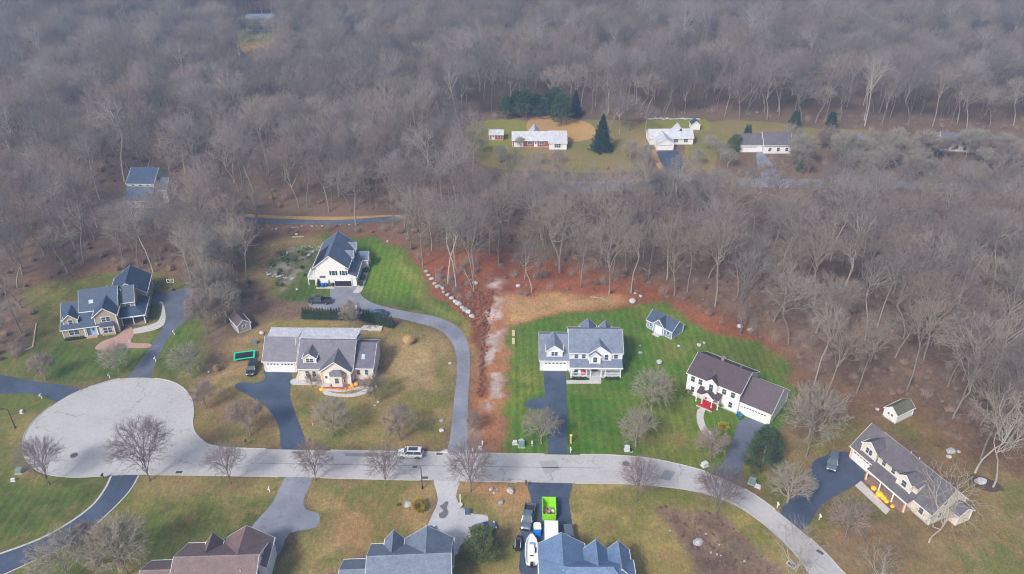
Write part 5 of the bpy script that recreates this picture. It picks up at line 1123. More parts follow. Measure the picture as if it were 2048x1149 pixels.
for i in range(420):
    px = rt.uniform(860, 985); py = rt.uniform(585, 655)
    if inside([(875, 580), (985, 580), (975, 650), (955, 660)], np.array([px]), np.array([py]))[0]: hedge_pts.append((*G(px, py), 0, rt.uniform(0, 6.28), rt.uniform(.25, .5), 0))
b3 = tag(link('bramble_clump', grass_clump(6, 1.5, 2.6, 150, M('rust_stems', S(164, 112, 88, .8), .95, .2, obj_var=.25))), 'rust brown bramble clump at the top of the ditch', 'brush'); b3.location = (*G(962, 650), 0)
for i in range(700):
    px = rt.uniform(865, 990); py = rt.uniform(580, 660)
    if inside([(870, 580), (985, 580), (975, 655), (955, 662)], np.array([px]), np.array([py]))[0]: hedge_pts.append((*G(px, py), 0, rt.uniform(0, 6.28), rt.uniform(.12, .34), 0))
scatter('bramble', hedge_pts, [[b3]], 'rust brown bramble along the ditch of the vacant lot')
# ================================================================ STONES
def rock_mesh(seed):
    bm = bmesh.new(); bmesh.ops.create_icosphere(bm, subdivisions=2, radius=.5); r = np.random.RandomState(seed)
    ax = r.randn(7, 3); ax /= np.linalg.norm(ax, axis=1, keepdims=True); off = .30 + .14 * r.rand(7)
    for v in bm.verts:
        p = np.array(v.co)
        for a, o_ in zip(ax, off):
            d = p @ a
            if d > o_: p = p - a * (d - o_) * .9
        v.co = p * (1 + .05 * r.randn()); 
    me = bpy.data.meshes.new('boulder'); bm.to_mesh(me); bm.free(); me.materials.append(STONE); return me
ROCKS = [rock_mesh(k) for k in range(7)]
def rock(px, py, w, label, group=None, parent=None, hgt=.6, name='boulder', d=.8):
    x, y = G(px, py); o = link(name, ROCKS[int(px + py) % 7]); o.location = (x, y, w * hgt * .32); o.scale = (w, w * d, w * hgt); o.rotation_euler = (0, 0, px * 2.1 % 6)
    if label: tag(o, label, 'boulder', group)
    return o
wall_o = empty('boulder_row', (*G(905, 600), 0), 0, 'row of pale boulders between green lawn and bramble', 'stone wall')
base = Vector((*G(905, 600), 0))
for i, (px, py, w) in enumerate([(853, 545, 1.5), (857, 552, 1.3), (863, 560, 1.5), (869, 569, 1.3), (876, 575, 1.7), (884, 578, 1.5), (887, 586, 1.2), (896, 592, 1.5), (904, 599, 1.7), (910, 605, 1.5), (917, 610, 2.0), (924, 617, 1.4), (929, 622, 1.8), (937, 627, 1.9), (944, 635, 1.7)]):
    o = rock(px, py, w, None); o.parent = wall_o; o.location -= base; o.name = 'stone'
for px, py, w, lb in [(950, 568, 1.6, 'pale boulder beside the fallen branch at the wood edge'), (1032, 552, 1.0, 'small pale boulder among the trunks'), (1036, 574, 1.5, 'pale flat boulder at the edge of the rusty clearing'), (1265, 605, 2.2, 'bluish boulder heap at the back corner of the green lawn'), (1281, 594, 1.2, 'small boulder above the bluish boulder'), (1270, 588, .9, 'small grey stone in the brush above the bluish boulder'),
    (1280, 707, 1.1, 'pale boulder on the lawn below the blue shed'), (1318, 726, 1.8, 'flat pink-grey boulder on the lawn by the colonial'), (1398, 692, 1.3, 'white boulder above the colonial roof'), (1408, 687, .9, 'small white stone next to the white boulder'), (1357, 693, .8, 'tan stone on the lawn above the colonial'), (1280, 692, .6, 'tiny white stone on the lawn below the shed'),
    (1480, 655, 1.7, 'boulder pile at the wood edge right of the shed'), (1500, 662, 1.5, 'tan boulder right of the boulder pile'), (982, 980, 1.0, 'round white boulder by the street tree'), (995, 980, .6, 'small round stone beside the white boulder'), (988, 987, .6, 'small tan stone below the white boulder'), (1021, 985, 1.7, 'big blue-grey boulder near the parked pickup'), (1003, 1007, 1.2, 'pale flat stone on the straw lawn'),
    (883, 843, 1.1, 'pale boulder beside the long drive'), (883, 863, 1.2, 'blue-grey boulder below the pale boulder by the long drive'), (1396, 1088, 2.0, 'white boulder in the mulch bed'), (900, 728, .9, 'white stones beside the bend of the long drive'), (1043, 885, 1.5, 'blue-grey rounded boulder by the porch house verge'), (816, 1012, 1.9, 'pale boulder beside the golden shrub'), (1900, 905, 2.0, 'grey boulder on the back lawn of the cream house'), (1897, 915, 1.2, 'flat stone below the grey boulder behind the cream house'), (1917, 905, .9, 'white stone beside the grey back lawn boulder'),
    (1960, 965, 2.2, 'large flat boulder in the mulch ring behind the cream house'), (545, 492, .8, 'white stone on the dirt behind the rock garden'), (593, 470, 1.0, 'pale stone at the wood edge behind the white garage house'), (619, 512, 1.6, 'white boulder in the rock garden'), (628, 505, 1.2, 'grey boulder in the rock garden'), (594, 580, 1.0, 'white stone below the rock garden'), (775, 484, 1.1, 'grey boulder at the edge of the green crescent lawn'), (955, 490, 1.1, 'white stones deep among the trunks'),
    (260, 684, .9, 'white stone on the small lawn by the pink path'), (418, 745, .7, 'white stone left of the grass clump'), (1754, 820, 1.0, 'pale stone beside the small white shed'), (524, 668, 1.4, 'grey boulder between shed and trampoline'), (750, 812, .7, 'stone in the tree ring by the beige house'), (756, 806, .8, 'larger stone in the tree ring by the beige house')]:
    rock(px, py, w, lb)
# rock garden ledge wall
ledge = empty('ledge_wall', (*G(560, 555), 0), 0, 'low ledge wall of grey stones across the rock garden', 'stone wall'); base = Vector((*G(560, 555), 0))
for i in range(15):
    px = 535 + i * 4 + rt.uniform(-2, 2); py = 551 + i * .4 + rt.uniform(-3, 3); o = rock(px, py, .5 + .8 * rt.random(), None, hgt=.5); o.parent = ledge; o.location -= base; o.name = 'stone'
bor = empty('stone_border', (*G(560, 510), 0), 0, 'curved border of grey stones round the rock garden', 'stone wall'); base = Vector((*G(560, 510), 0))
for i in range(20):
    t = i / 19; px = 536 + 100 * t ** 1.2 + rt.uniform(-4, 4); py = 548 - 58 * math.sin(min(t * 1.3, 1) * PI / 2) + 6 * t + rt.uniform(-3, 3); o = rock(px, py, .3 + .8 * rt.random() ** 2, None, hgt=.45); o.parent = bor; o.location -= base; o.name = 'stone'
fw = empty('field_stone_wall', (*G(600, 455), 0), 0, 'old field stone wall along the woodland lane', 'stone wall'); base = Vector((*G(600, 455), 0))
for i in range(40):
    px = 480 + i * 6 + rt.uniform(-4, 4); o = rock(px, 462 - i * .35 + rt.uniform(-2, 2), .25 + .7 * rt.random() ** 2, None, hgt=.5); o.parent = fw; o.location -= base; o.name = 'stone'
fw = empty('field_stone_wall', (*G(1350, 238), 0), 0, 'field stone wall behind the far green strip of lawn', 'stone wall'); base = Vector((*G(1350, 238), 0))
for i in range(26):
    px = 1298 + i * 4; o = rock(px, 239 + rt.uniform(-1, 1), .9 + .5 * rt.random(), None, hgt=.6); o.parent = fw; o.location -= base; o.name = 'stone'
# fallen limbs
def limb(px0, py0, px1, py1, r, label, z1=.15):
    a = Vector((*G(px0, py0), r)); b_ = Vector((*G(px1, py1), z1)); L_ = b_ - a; b2_ = MB()
    pts_ = [a + L_ * t + Vector((0, 0, .25 * math.sin(t * PI))) + Vector((rt.gauss(0, .15), rt.gauss(0, .15), 0)) * (0 < t < 1) for t in (0, .3, .6, 1)]
    for p, q, i in zip(pts_[:-1], pts_[1:], range(3)): b2_.tube(p, q, r * (1 - .25 * i), r * (1 - .25 * (i + 1)), 6)
    s_ = pts_[2]; b2_.tube(s_, s_ + Vector((.9, .5, .5)), r * .4, .02, 5); b2_.tube(pts_[1], pts_[1] + Vector((-.8, .6, .4)), r * .4, .02, 5)
    return tag(b2_.build('fallen_branch', BARK_P), label, 'branch')
limb(928, 540, 945, 580, .16, 'fallen pale branch at the wood edge'); limb(1180, 595, 1215, 603, .12, 'fallen log at the back edge of the clearing'); limb(1285, 540, 1300, 575, .2, 'leaning dead trunk at the wood edge', 4)
# ================================================================ VEHICLES
def paint_m(name, col, rough=.28): return M(name, col, rough, .04, 1.2, spec=.6, coat=.5)
BLK = paint_m('black_paint', (.018, .02, .028)); NAVY = paint_m('blue_paint', (.03, .07, .17)); WHT = paint_m('white_paint', (.75, .76, .78)); GRY = paint_m('grey_blue_paint', (.10, .13, .17)); SLV = paint_m('grey_paint', (.22, .25, .29))
HEAD = M('headlight', (.75, .78, .8), .15); TAIL = M('tail_light', (.45, .03, .03), .25); CGL = M('car_glass', (.06, .08, .10), .15, .1, spec=.35)
tyre_me = MB().tube((0, -.12, 0), (0, .12, 0), .36, n=18).mesh('wheel', RUBBER); rim_me = MB().tube((0, -.14, 0), (0, .14, 0), .22, .22, 10).mesh('rim', CHROME)
def loft(st, sec):
    b = MB(); k = None
    rings = [sec(*s) for s in st]; k = len(rings[0]); n = 0
    for r_ in rings: b.v += r_
    for i in range(len(rings) - 1):
        for j in range(k):
            jj = (j + 1) % k; b.f.append((i * k + j, i * k + jj, (i + 1) * k + jj, (i + 1) * k + j))
    b.f.append(tuple(range(k))); b.f.append(tuple(range((len(rings) - 1) * k, len(rings) * k)))
    return b
def car(name, label, px, py, rz, kind, paint, cat, roofm=None, group=None, bedm=None):
    x, y = G(px, py); o = empty(name, (x, y, 0), math.radians(rz), label, cat, group)
    sec = lambda X, hw, zb, zt: [(X, -hw * .88, zb), (X, -hw, zb + .18), (X, -hw, zt - .16), (X, -hw * .93, zt - .03), (X, -hw * .6, zt + .015), (X, hw * .6, zt + .015), (X, hw * .93, zt - .03), (X, hw, zt - .16), (X, hw, zb + .18), (X, hw * .88, zb)]
    if kind == 'sedan':
        L_, st = 4.7, [(-2.35, .68, .42, .72), (-2.2, .84, .3, .88), (-1.4, .9, .25, .95), (0, .91, .25, .94), (1.0, .9, .25, .92), (1.8, .87, .27, .80), (2.2, .78, .32, .68), (2.35, .6, .4, .6)]
        gb = (-1.75, 1.15, .92, .80); gt = (-.95, .25, 1.42, .62); ax = (-1.4, 1.45)
    elif kind == 'suv':
        L_, st = 4.95, [(-2.45, .8, .45, 1.0), (-2.35, .93, .35, 1.12), (-1.4, .97, .3, 1.14), (0, .98, .3, 1.13), (1.1, .96, .3, 1.10), (1.9, .94, .32, 1.02), (2.3, .86, .36, .88), (2.45, .7, .45, .75)]
        gb = (-2.38, 1.2, 1.12, .88); gt = (-2.1, .5, 1.74, .70); ax = (-1.45, 1.5)
    else:
        L_, st = 5.8, [(-.75, .98, .45, 1.18), (0, .98, .4, 1.18), (1.3, .97, .4, 1.18), (2.2, .95, .42, 1.12), (2.7, .9, .45, 1.0), (2.88, .78, .5, .85)]
        gb = (-.72, 1.55, 1.16, .88); gt = (-.55, .85, 1.86, .72); ax = (-1.75, 1.85)
    loft(st, sec).build('body', paint, o, smooth=False)
    if kind == 'pickup':
        bm_ = MB().box(-2.88, -.76, -.98, -.86, .5, 1.2).box(-2.88, -.76, .86, .98, .5, 1.2).box(-2.9, -2.8, -.97, .97, .5, 1.19)
        bm_.build('bed', bedm or paint, o); MB().box(-2.8, -.76, -.86, .86, .55, .72).build('bed_liner', M('bed_liner_' + name, (.03, .035, .045), .8), o); MB().box(-2.98, -2.9, -.9, .9, .48, .62).build('bumper', CHROME, o)
    def quad(z, X0, X1, hw): return [(X0, -hw, z), (X1, -hw, z), (X1, hw, z), (X0, hw, z)]
    MB().hexa(quad(gb[2], gb[0], gb[1], gb[3]), quad(gt[2], gt[0], gt[1], gt[3])).build('windows', CGL, o)
    MB().hexa(quad(gt[2] - .03, gt[0] - .06, gt[1] + .06, gt[3] + .03), quad(gt[2] + .05, gt[0] + .1, gt[1] - .12, gt[3] - .06)).build('roof', roofm or paint, o)
    p = MB()
    for sy in (-1, 1):
        for (xb, xt) in ((gb[0], gt[0]), (gb[1], gt[1]), ((gb[0] + gb[1]) / 2 - .1, (gt[0] + gt[1]) / 2 - .05)):
            p.tube((xb, sy * (gb[3] + .005), gb[2] - .03), (xt, sy * (gt[3] + .012), gt[2]), .05, .05, 4)
    p.build('pillars', roofm or paint, o)
    for ax_ in ax:
        for sy in (-1, 1):
            w = link('wheel', tyre_me, None, o, (ax_, sy * (.86 if kind != 'sedan' else .8), .36)); link('rim', rim_me, None, w)
    f = L_ / 2
    for sy in (-1, 1):
        zh = .62 if kind == 'sedan' else .8
        MB().box(f - .28, f - .06, sy * .62 - .16, sy * .62 + .16, zh - .07, zh + .08).build('headlight', HEAD, o)
        MB().box(-f - .01 if kind != 'pickup' else -2.91, -f + .2, sy * .78 - .1, sy * .78 + .1, zh + .05, zh + .28).build('tail_light', TAIL, o)
        MB().box(gb[1] - .35, gb[1] - .15, sy * (gb[3] + .12) - .1, sy * (gb[3] + .12) + .1, gb[2] + .02, gb[2] + .2).build('mirror', paint, o)
    MB().box(f - .09, f + .02, -.55, .55, .4, .62 if kind == 'sedan' else .78).build('grille', BLACKPL, o)
    return o
car('pickup_truck', 'black pickup truck on the turning bay by the hedge', 640, 606, 176, 'pickup', BLK, 'pickup')
car('pickup_truck', 'white cabbed pickup with dark grey bed behind the hedge', 712, 627, 172, 'pickup', WHT, 'pickup', bedm=SLV)
car('sedan_car', 'blue sedan parked behind the hedge on the long drive', 757, 631, 174, 'sedan', NAVY, 'car')
car('suv_car', 'black SUV parked on dirt beside the green trampoline', 505, 742, -86, 'suv', BLK, 'car')
WRAP, nt, bs = new_mat('patterned_white_paint'); nz = nt.nodes.new('ShaderNodeTexNoise'); nz.inputs['Scale'].default_value = 1.6; nz.inputs['Distortion'].default_value = 3; cr = nt.nodes.new('ShaderNodeValToRGB'); tcx = nt.nodes.new('ShaderNodeTexCoord'); nt.links.new(tcx.outputs['Object'], nz.inputs[0])
cr.color_ramp.elements[0].position = .40; cr.color_ramp.elements[0].color = (.25, .27, .3, 1); cr.color_ramp.elements[1].position = .46; cr.color_ramp.elements[1].color = (.78, .78, .8, 1); nt.links.new(nz.outputs[0], cr.inputs[0]); nt.links.new(cr.outputs[0], bs.inputs['Base Color']); bs.inputs['Roughness'].default_value = .3
o = car('suv_car', 'white SUV with grey side pattern on the street', 821, 912, 178, 'suv', WRAP, 'car', roofm=WHT)
MB().box(-1.5, .3, -.45, .45, 1.79, 1.83).build('sunroof', CGL, o)
car('pickup_truck', 'dark blue-grey pickup truck beside the portable toilet', 1056, 1040, -100, 'pickup', GRY, 'pickup')
car('suv_car', 'dark SUV in front of the orange lit garage', 1664, 930, -116, 'suv', GRY, 'car')
car('suv_car', 'grey SUV half hidden behind the slate blue roof', 1138, 1082, -86, 'suv', GRY, 'car')
car('sedan_car', 'dark blue car behind the peak of the grey gable', 858, 1078, 90, 'sedan', NAVY, 'car')
car('sedan_car', 'dark car hidden behind the rounded evergreen', 966, 1062, 20, 'sedan', GRY, 'car')
# ---- lime green dumpster and white box truck
LIME = M('lime_paint', (.27, .66, .02), .5, .04, spec=.5)
dx, dy = G(1098, 1026); o = empty('dumpster', (dx, dy, 0), math.radians(-1.5), 'lime green open dumpster filled with junk on the crowded driveway', 'dumpster')
w, l, hh = 1.15, 2.0, 1.75; b = MB().box(-w, w, -l, l, .15, .3)
b.box(-w, -w + .08, -l, l, .3, hh).box(w - .08, w, -l, l, .3, hh).box(-w + .08, w - .08, l - .08, l, .3, hh).box(-w + .08, w - .08, -l, -l + .08, .3, hh); b.build('body', LIME, o)
b = MB().box(-w - .05, w + .05, l, l + .07, hh - .12, hh + .04).box(-w - .06, -w, -l, l, hh - .12, hh + .04).box(w, w + .06, -l, l, hh - .12, hh + .04)
for i in range(6): b.box(w, w + .07, -l + .2 + i * .8, -l + .32 + i * .8, .3, hh - .13).box(-w - .07, -w, -l + .2 + i * .8, -l + .32 + i * .8, .3, hh - .13)
b.build('rim_and_ribs', LIME, o)
JC = [M('junk_%d' % i, c, .7, .2) for i, c in enumerate(((.7, .68, .62), (.03, .03, .04), (.55, .38, .05), (.35, .25, .18), (.6, .6, .65), (.12, .12, .16), (.45, .1, .08)))]
jm = [MB().hexa([(-.2, -.15, 0), (.22, -.12, 0), (.2, .15, 0), (-.18, .17, 0)], [(-.12, -.14, .22), (.2, -.1, .16), (.12, .12, .25), (-.2, .1, .18)]).mesh('junk', c) for c in JC]
for i in range(70):
    t = rt.uniform(-1, .9); q = link('junk', jm[i % 7], None, None); q.location = (dx + rt.uniform(-.85, .85), dy - 1.75 + rt.uniform(0, 2.2) , .35 + rt.uniform(0, .55) * (1 if q.location.y < dy else 1)); q.rotation_euler = (rt.uniform(-.6, .6), rt.uniform(-.6, .6), rt.uniform(0, 6)); q.scale = (rt.uniform(.6, 1.6),) * 3
    q.name = 'junk_piece'; tag(q, 'piece of mixed household junk inside the lime green dumpster', 'junk', 'junk in the dumpster')
tx, ty = G(1102, 1103); o = empty('box_truck', (tx, ty - .2, 0), math.radians(-1.5), 'long white box truck behind the lime green dumpster', 'truck'); WBX = M('white_box_paint', (.82, .82, .82), .4, .02)
b = MB().box(-1.2, 1.2, -2.2, 4.4, .75, 2.75); b.build('cargo_box', WBX, o); MB().box(-1.23, 1.23, -2.24, -2.14, .75, 2.79).box(-1.23, -1.15, -2.3, 4.42, 2.7, 2.79).box(1.15, 1.23, -2.3, 4.42, 2.7, 2.79).build('box_trim', CHROME, o)
b = MB().hexa([(-1.0, -4.3, .5), (1.0, -4.3, .5), (1.0, -2.3, .5), (-1.0, -2.3, .5)], [(-.9, -3.5, 2.2), (.9, -3.5, 2.2), (.95, -2.35, 2.2), (-.95, -2.35, 2.2)]); b.build('cab', WBX, o)
MB().box(-.85, .85, -4.0, -3.9, 1.3, 1.7).build('windshield', CGL, o); MB().box(-.4, .4, -2.1, 4.3, .45, .74).build('chassis', BLACKPL, o)
for sx in (-1, 1):
    for yy in (-3.6, 2.9):
        w_ = link('wheel', tyre_me, None, o, (sx * .95, yy, .38), PI / 2); link('rim', rim_me, None, w_)
# ---- portable toilet
x, y = G(1074.5, 1070); o = empty('portable_toilet', (x, y, 0), 0, 'blue portable toilet with white domed roof beside the box truck', 'portable toilet'); PB = M('blue_plastic', (.01, .20, .72), .45, .05)
MB().box(-.58, .58, -.58, .58, .12, 2.05).build('cabin', PB, o); MB().box(-.62, .62, -.62, .62, 0, .12).build('skid', BLACKPL, o); MB().box(-.45, .45, -.615, -.585, .2, 1.95).build('door', PB, o)
pr = MB(); pr.hexa([(-.66, -.66, 2.05), (.66, -.66, 2.05), (.66, .66, 2.05), (-.66, .66, 2.05)], [(-.6, -.6, 2.2), (.6, -.6, 2.2), (.5, .55, 2.42), (-.5, .55, 2.42)]); pr.build('roof', WBX, o); MB().tube((.45, .45, 2.1), (.45, .45, 2.7), .05).build('vent_pipe', BLACKPL, o); MB().box(.3, .38, -.64, -.61, 1.0, 1.15).build('handle', BLACKPL, o)
# ---- boat on its trailer
x, y = G(1063, 1109); o = empty('motor_boat', (x, y, 0), math.radians(-1), 'white centre console motor boat on a trailer beside the box truck', 'boat'); GEL = M('gelcoat', (.82, .82, .8), .25, .03, spec=.5)
st = [(-2.9, 1.0), (-2.0, 1.1), (-.5, 1.12), (1.0, 1.05), (2.0, .8), (2.7, .45), (3.15, .06)]
b = MB(); k = 6
for Y_, hw in st: b.v += [(0, Y_, .55 + .12 * max(0, Y_ - 1) ** 1.3 * .6), (hw * .75, Y_, .75), (hw, Y_, 1.35 + .05 * max(Y_, 0)), (hw * .9, Y_, 1.42 + .05 * max(Y_, 0)), (-hw * .9, Y_, 1.42 + .05 * max(Y_, 0)), (-hw, Y_, 1.35 + .05 * max(Y_, 0))] if False else [(-hw * .75, Y_, .75), (0, Y_, .55), (hw * .75, Y_, .75), (hw, Y_, 1.4 + .06 * max(Y_, 0)), (hw * .82, Y_, 1.42 + .06 * max(Y_, 0)), (hw * .78, Y_, 1.1 + .06 * max(Y_, 0)), (-hw * .78, Y_, 1.1 + .06 * max(Y_, 0)), (-hw * .82, Y_, 1.42 + .06 * max(Y_, 0)), (-hw, Y_, 1.4 + .06 * max(Y_, 0))]
k = 9
for i in range(len(st) - 1):
    for j in range(k): b.f.append((i * k + j, i * k + (j + 1) % k, (i + 1) * k + (j + 1) % k, (i + 1) * k + j))
b.f.append(tuple(range(k))); b.f.append(tuple(range((len(st) - 1) * k, len(st) * k))); b.build('hull', GEL, o)
MB().box(-.38, .38, .1, .75, 1.1, 1.75).build('console', GEL, o)
MB().hexa([(-.42, .5, 1.6), (.42, .5, 1.6), (.38, 1.15, 1.55), (-.38, 1.15, 1.55)], [(-.36, .55, 2.05), (.36, .55, 2.05), (.3, .75, 2.05), (-.3, .75, 2.05)]).build('windshield', M('blue_tint_glass', (.12, .32, .55), .1), o)
MB().box(-.5, .5, -1.0, -.5, 1.1, 1.5).build('seat', M('seat_vinyl', (.7, .7, .68), .5), o); MB().box(-.3, .3, -1.4, -1.3, 1.15, 1.35).build('cooler_strap', BLACKPL, o); MB().box(.55, .8, -.6, .4, 1.12, 1.25).build('gear_bag', BLACKPL, o)
MB().hexa([(-.25, -3.5, .9), (.25, -3.5, .9), (.25, -2.95, .9), (-.25, -2.95, .9)], [(-.2, -3.45, 1.65), (.2, -3.45, 1.65), (.2, -3.0, 1.75), (-.2, -3.0, 1.75)]).build('outboard_motor', BLACKPL, o)
MB().tube((-1.02, -2.9, 1.45), (-.86, 2.0, 1.75), .025, n=5).tube((1.02, -2.9, 1.45), (.86, 2.0, 1.75), .025, n=5).build('grab_rail', CHROME, o)
MB().box(-.9, -.8, -2.8, 1.5, .4, .5).box(.8, .9, -2.8, 1.5, .4, .5).tube((0, 4.2, .45), (0, 1.2, .45), .06).box(-.9, .9, -1.6, -1.5, .3, .42).build('trailer_frame', CHROME, o)
for sx in (-1, 1):
    w_ = link('wheel', tyre_me, None, o, (sx * 1.12, -1.5, .36), PI / 2); link('rim', rim_me, None, w_)
# ---- jet ski on trailer
x, y = G(1036, 1092); o = empty('jet_ski', (x, y, 0), math.radians(-3), 'black jet ski on a small trailer beside the boat', 'jet ski'); sec2 = lambda X, hw, zb, zt: [(-hw, X, zb + .2), (-hw * .6, X, zb), (hw * .6, X, zb), (hw, X, zb + .2), (hw * .8, X, zt), (-hw * .8, X, zt)]
loft([(-1.5, .5, .4, .85), (-.5, .58, .4, .9), (.5, .55, .4, 1.0), (1.1, .38, .45, 1.0), (1.6, .06, .7, .95)], sec2).build('hull', BLK, o); MB().hexa([(-.2, -1.2, .86), (.2, -1.2, .86), (.2, .2, .92), (-.2, .2, .92)], [(-.15, -1.1, 1.12), (.15, -1.1, 1.12), (.15, .15, 1.1), (-.15, .15, 1.1)]).build('seat', BLACKPL, o)
MB().tube((-.4, .5, 1.3), (.4, .5, 1.3), .03).tube((0, .5, .95), (0, .5, 1.3), .05).build('handlebar', CHROME, o); MB().box(-.5, -.42, -1.2, .6, .86, .93).box(.42, .5, -1.2, .6, .86, .93).build('side_stripe', WHT, o)
MB().box(-.5, -.42, -1.6, 1.0, .3, .4).box(.42, .5, -1.6, 1.0, .3, .4).tube((0, 2.4, .35), (0, .9, .35), .04).build('trailer_frame', CHROME, o)
for sx in (-1, 1): w_ = link('wheel', tyre_me, None, o, (sx * .72, -.6, .27), PI / 2); w_.scale = (.75, .75, .75)
# ================================================================ GARDEN AND STREET THINGS
# trampoline
x, y = G(490, 717); o = empty('trampoline', (x, y, 0), math.radians(14), 'rectangular trampoline with bright green pads beside the black SUV', 'trampoline'); TG = M('green_pad', (.0, .62, .33), .5, .05)
a, c = 2.3, 1.5; MB().box(-a, a, -c, -c + .35, .84, .92).box(-a, a, c - .35, c, .84, .92).box(-a, -a + .35, -c + .35, c - .35, .84, .92).box(a - .35, a, -c + .35, c - .35, .84, .92).build('pad', TG, o); MB().box(-a + .35, a - .35, -c + .35, c - .35, .8, .83).build('jump_mat', BLACKPL, o)
for sx in (-1, 1):
    for sy in (-1, 1): MB().tube((sx * (a - .2), sy * (c - .15), 0), (sx * (a - .2), sy * (c - .15), .84), .04).build('leg', CHROME, o)
x, y = G(510, 688); o = empty('covered_grill', (x, y, 0), .3, 'grey covered grill behind the trampoline', 'grill'); MB().hexa([(-.5, -.35, 0), (.5, -.35, 0), (.5, .35, 0), (-.5, .35, 0)], [(-.35, -.25, 1.15), (.35, -.25, 1.15), (.35, .25, 1.15), (-.35, .25, 1.15)]).build('cover', M('grey_cover', S(120, 130, 150), .7), o); MB().tube((-.45, 0, .05), (.45, 0, .05), .06).build('foot', BLACKPL, o)
# basketball hoop
x, y = G(347, 581); o = empty('basketball_hoop', (x, y, 0), math.radians(5), 'basketball hoop with clear backboard at the drive of the tan house', 'basketball hoop'); MB().hexa([(-.4, -.5, 0), (.4, -.5, 0), (.4, .5, 0), (-.4, .5, 0)], [(-.3, -.4, .3), (.3, -.4, .3), (.3, .3, .3), (-.3, .3, .3)]).build('base', BLACKPL, o)
MB().tube((0, 0, .2), (0, -.5, 3.0), .07).build('pole', BLACKPL, o); MB().box(-.9, -.8, -.62, -.57, 2.6, 3.7).box(.8, .9, -.62, -.57, 2.6, 3.7).box(-.8, .8, -.62, -.57, 2.6, 2.7).box(-.8, .8, -.62, -.57, 3.6, 3.7).box(-.3, .3, -.625, -.575, 2.85, 2.92).box(-.3, .3, -.625, -.575, 3.2, 3.27).build('backboard', WHITE, o); MB().lathe([(.23, 0), (.25, .02), (.23, .04)], 14, (0, -.9, 2.9)).build('rim', M('orange_rim', S(200, 90, 40), .5), o)
# lamp posts
def lamp(px, py, label, h=5.2, lit=True):
    x, y = G(px, py); o = empty('street_lamp', (x, y, 0), 0, label, 'street lamp', 'dark post lamps'); MB().tube((0, 0, 0), (0, 0, h), .09, .06).tube((0, 0, 0), (0, 0, .5), .16, .14).build('pole', BLACKPL, o); MB().tube((0, 0, h), (-.1, 0, h + .35), .05).tube((-.1, 0, h + .35), (-.9, 0, h + .4), .045).build('arm', BLACKPL, o)
    MB().hexa([(-1.5, -.16, h + .3), (-.7, -.16, h + .3), (-.7, .16, h + .3), (-1.5, .16, h + .3)], [(-1.4, -.1, h + .46), (-.75, -.1, h + .46), (-.75, .1, h + .46), (-1.4, .1, h + .46)]).build('lamp_head', BLACKPL, o); MB().box(-1.45, -.85, -.11, .11, h + .25, h + .298).build('lens', glow('lamp_lens', (1, .55, .25, 1), 4 if lit else .2), o)
    return o
lamp(845, 978, 'dark street lamp with a glowing lens opposite the white SUV', 5.0); lamp(31, 857, 'dark street lamp on the lawn left of the turning circle', 4.6, False)
# mailboxes and marker posts
def mailbox(px, py, label, post=WHITE, boxm=WHITE, rz=0):
    x, y = G(px, py); o = empty('mailbox', (x, y, 0), rz, label, 'mailbox', 'roadside mailboxes'); MB().box(-.06, .06, -.06, .06, 0, 1.25).box(-.05, .05, -.4, .06, .98, 1.06).build('post', post, o)
    m = MB().box(-.12, .12, -.5, .12, 1.07, 1.3); m.hexa([(-.12, -.5, 1.301), (.12, -.5, 1.301), (.12, .12, 1.301), (-.12, .12, 1.301)], [(-.06, -.5, 1.39), (.06, -.5, 1.39), (.06, .12, 1.39), (-.06, .12, 1.39)]); b_ = m.build('box', boxm, o); MB().box(.125, .15, -.2, -.05, 1.2, 1.42).build('flag', RED, b_); return o
mailbox(220, 757, 'white mailbox with blue box on the tan house lawn', WHITE, LBLUE); mailbox(349, 670, 'white post lamp-like mailbox beside the worn drive of the tan house'); mailbox(312, 724, 'white mailbox post with crossbar near the worn drive mouth'); mailbox(208, 958, 'black mailbox in a stone ring by the dark edged drive', BLACKPL, BLACKPL)
mailbox(965, 893, 'white leaning mailbox post at the foot of the vacant lot'); mailbox(1064, 893, 'white mailbox on the porch house verge'); mailbox(1141, 906, 'white mailbox right of the porch house drive'); mailbox(1052, 972, 'dark mailbox at the corner of the crowded drive', BLACKPL, BLACKPL); mailbox(1554, 1016, 'white mailbox at the dark right drive'); mailbox(1638, 1040, 'tall white mailbox post on the right side of the dark drive'); mailbox(540, 985, 'white mailbox beside the grey driveway of the russet house'); mailbox(493, 890, 'dark mailbox left of the pumpkin house drive', WOOD, BLACKPL); mailbox(84, 798, 'white post mailbox by the blue-black driveway'); mailbox(1450, 812, 'white post beside the colonial garage corner')
def post_thing(px, py, h, mat, label, cat, name, r=.1):
    x, y = G(px, py); o = empty(name, (x, y, 0), 0, label, cat); MB().box(-r, r, -r, r, 0, h).build('post', mat, o); MB().hexa([(-r * 1.5, -r * 1.5, h), (r * 1.5, -r * 1.5, h), (r * 1.5, r * 1.5, h), (-r * 1.5, r * 1.5, h)], [(-.02, -.02, h + .18), (.02, -.02, h + .18), (.02, .02, h + .18), (-.02, .02, h + .18)]).build('cap', mat, o); return o
post_thing(382, 628, 1.6, WHITE, 'white marker post on the outer edge of the worn drive', 'post', 'marker_post', .12); post_thing(414, 588, 1.5, WHITE, 'white post under an orange topped feeder by the thicket', 'post', 'feeder_post', .12); MB().box(-.5, .5, -.3, .3, 1.7, 1.95).build('feeder_roof', M('orange_plastic', S(226, 130, 40), .5), bpy.data.objects['feeder_post'])
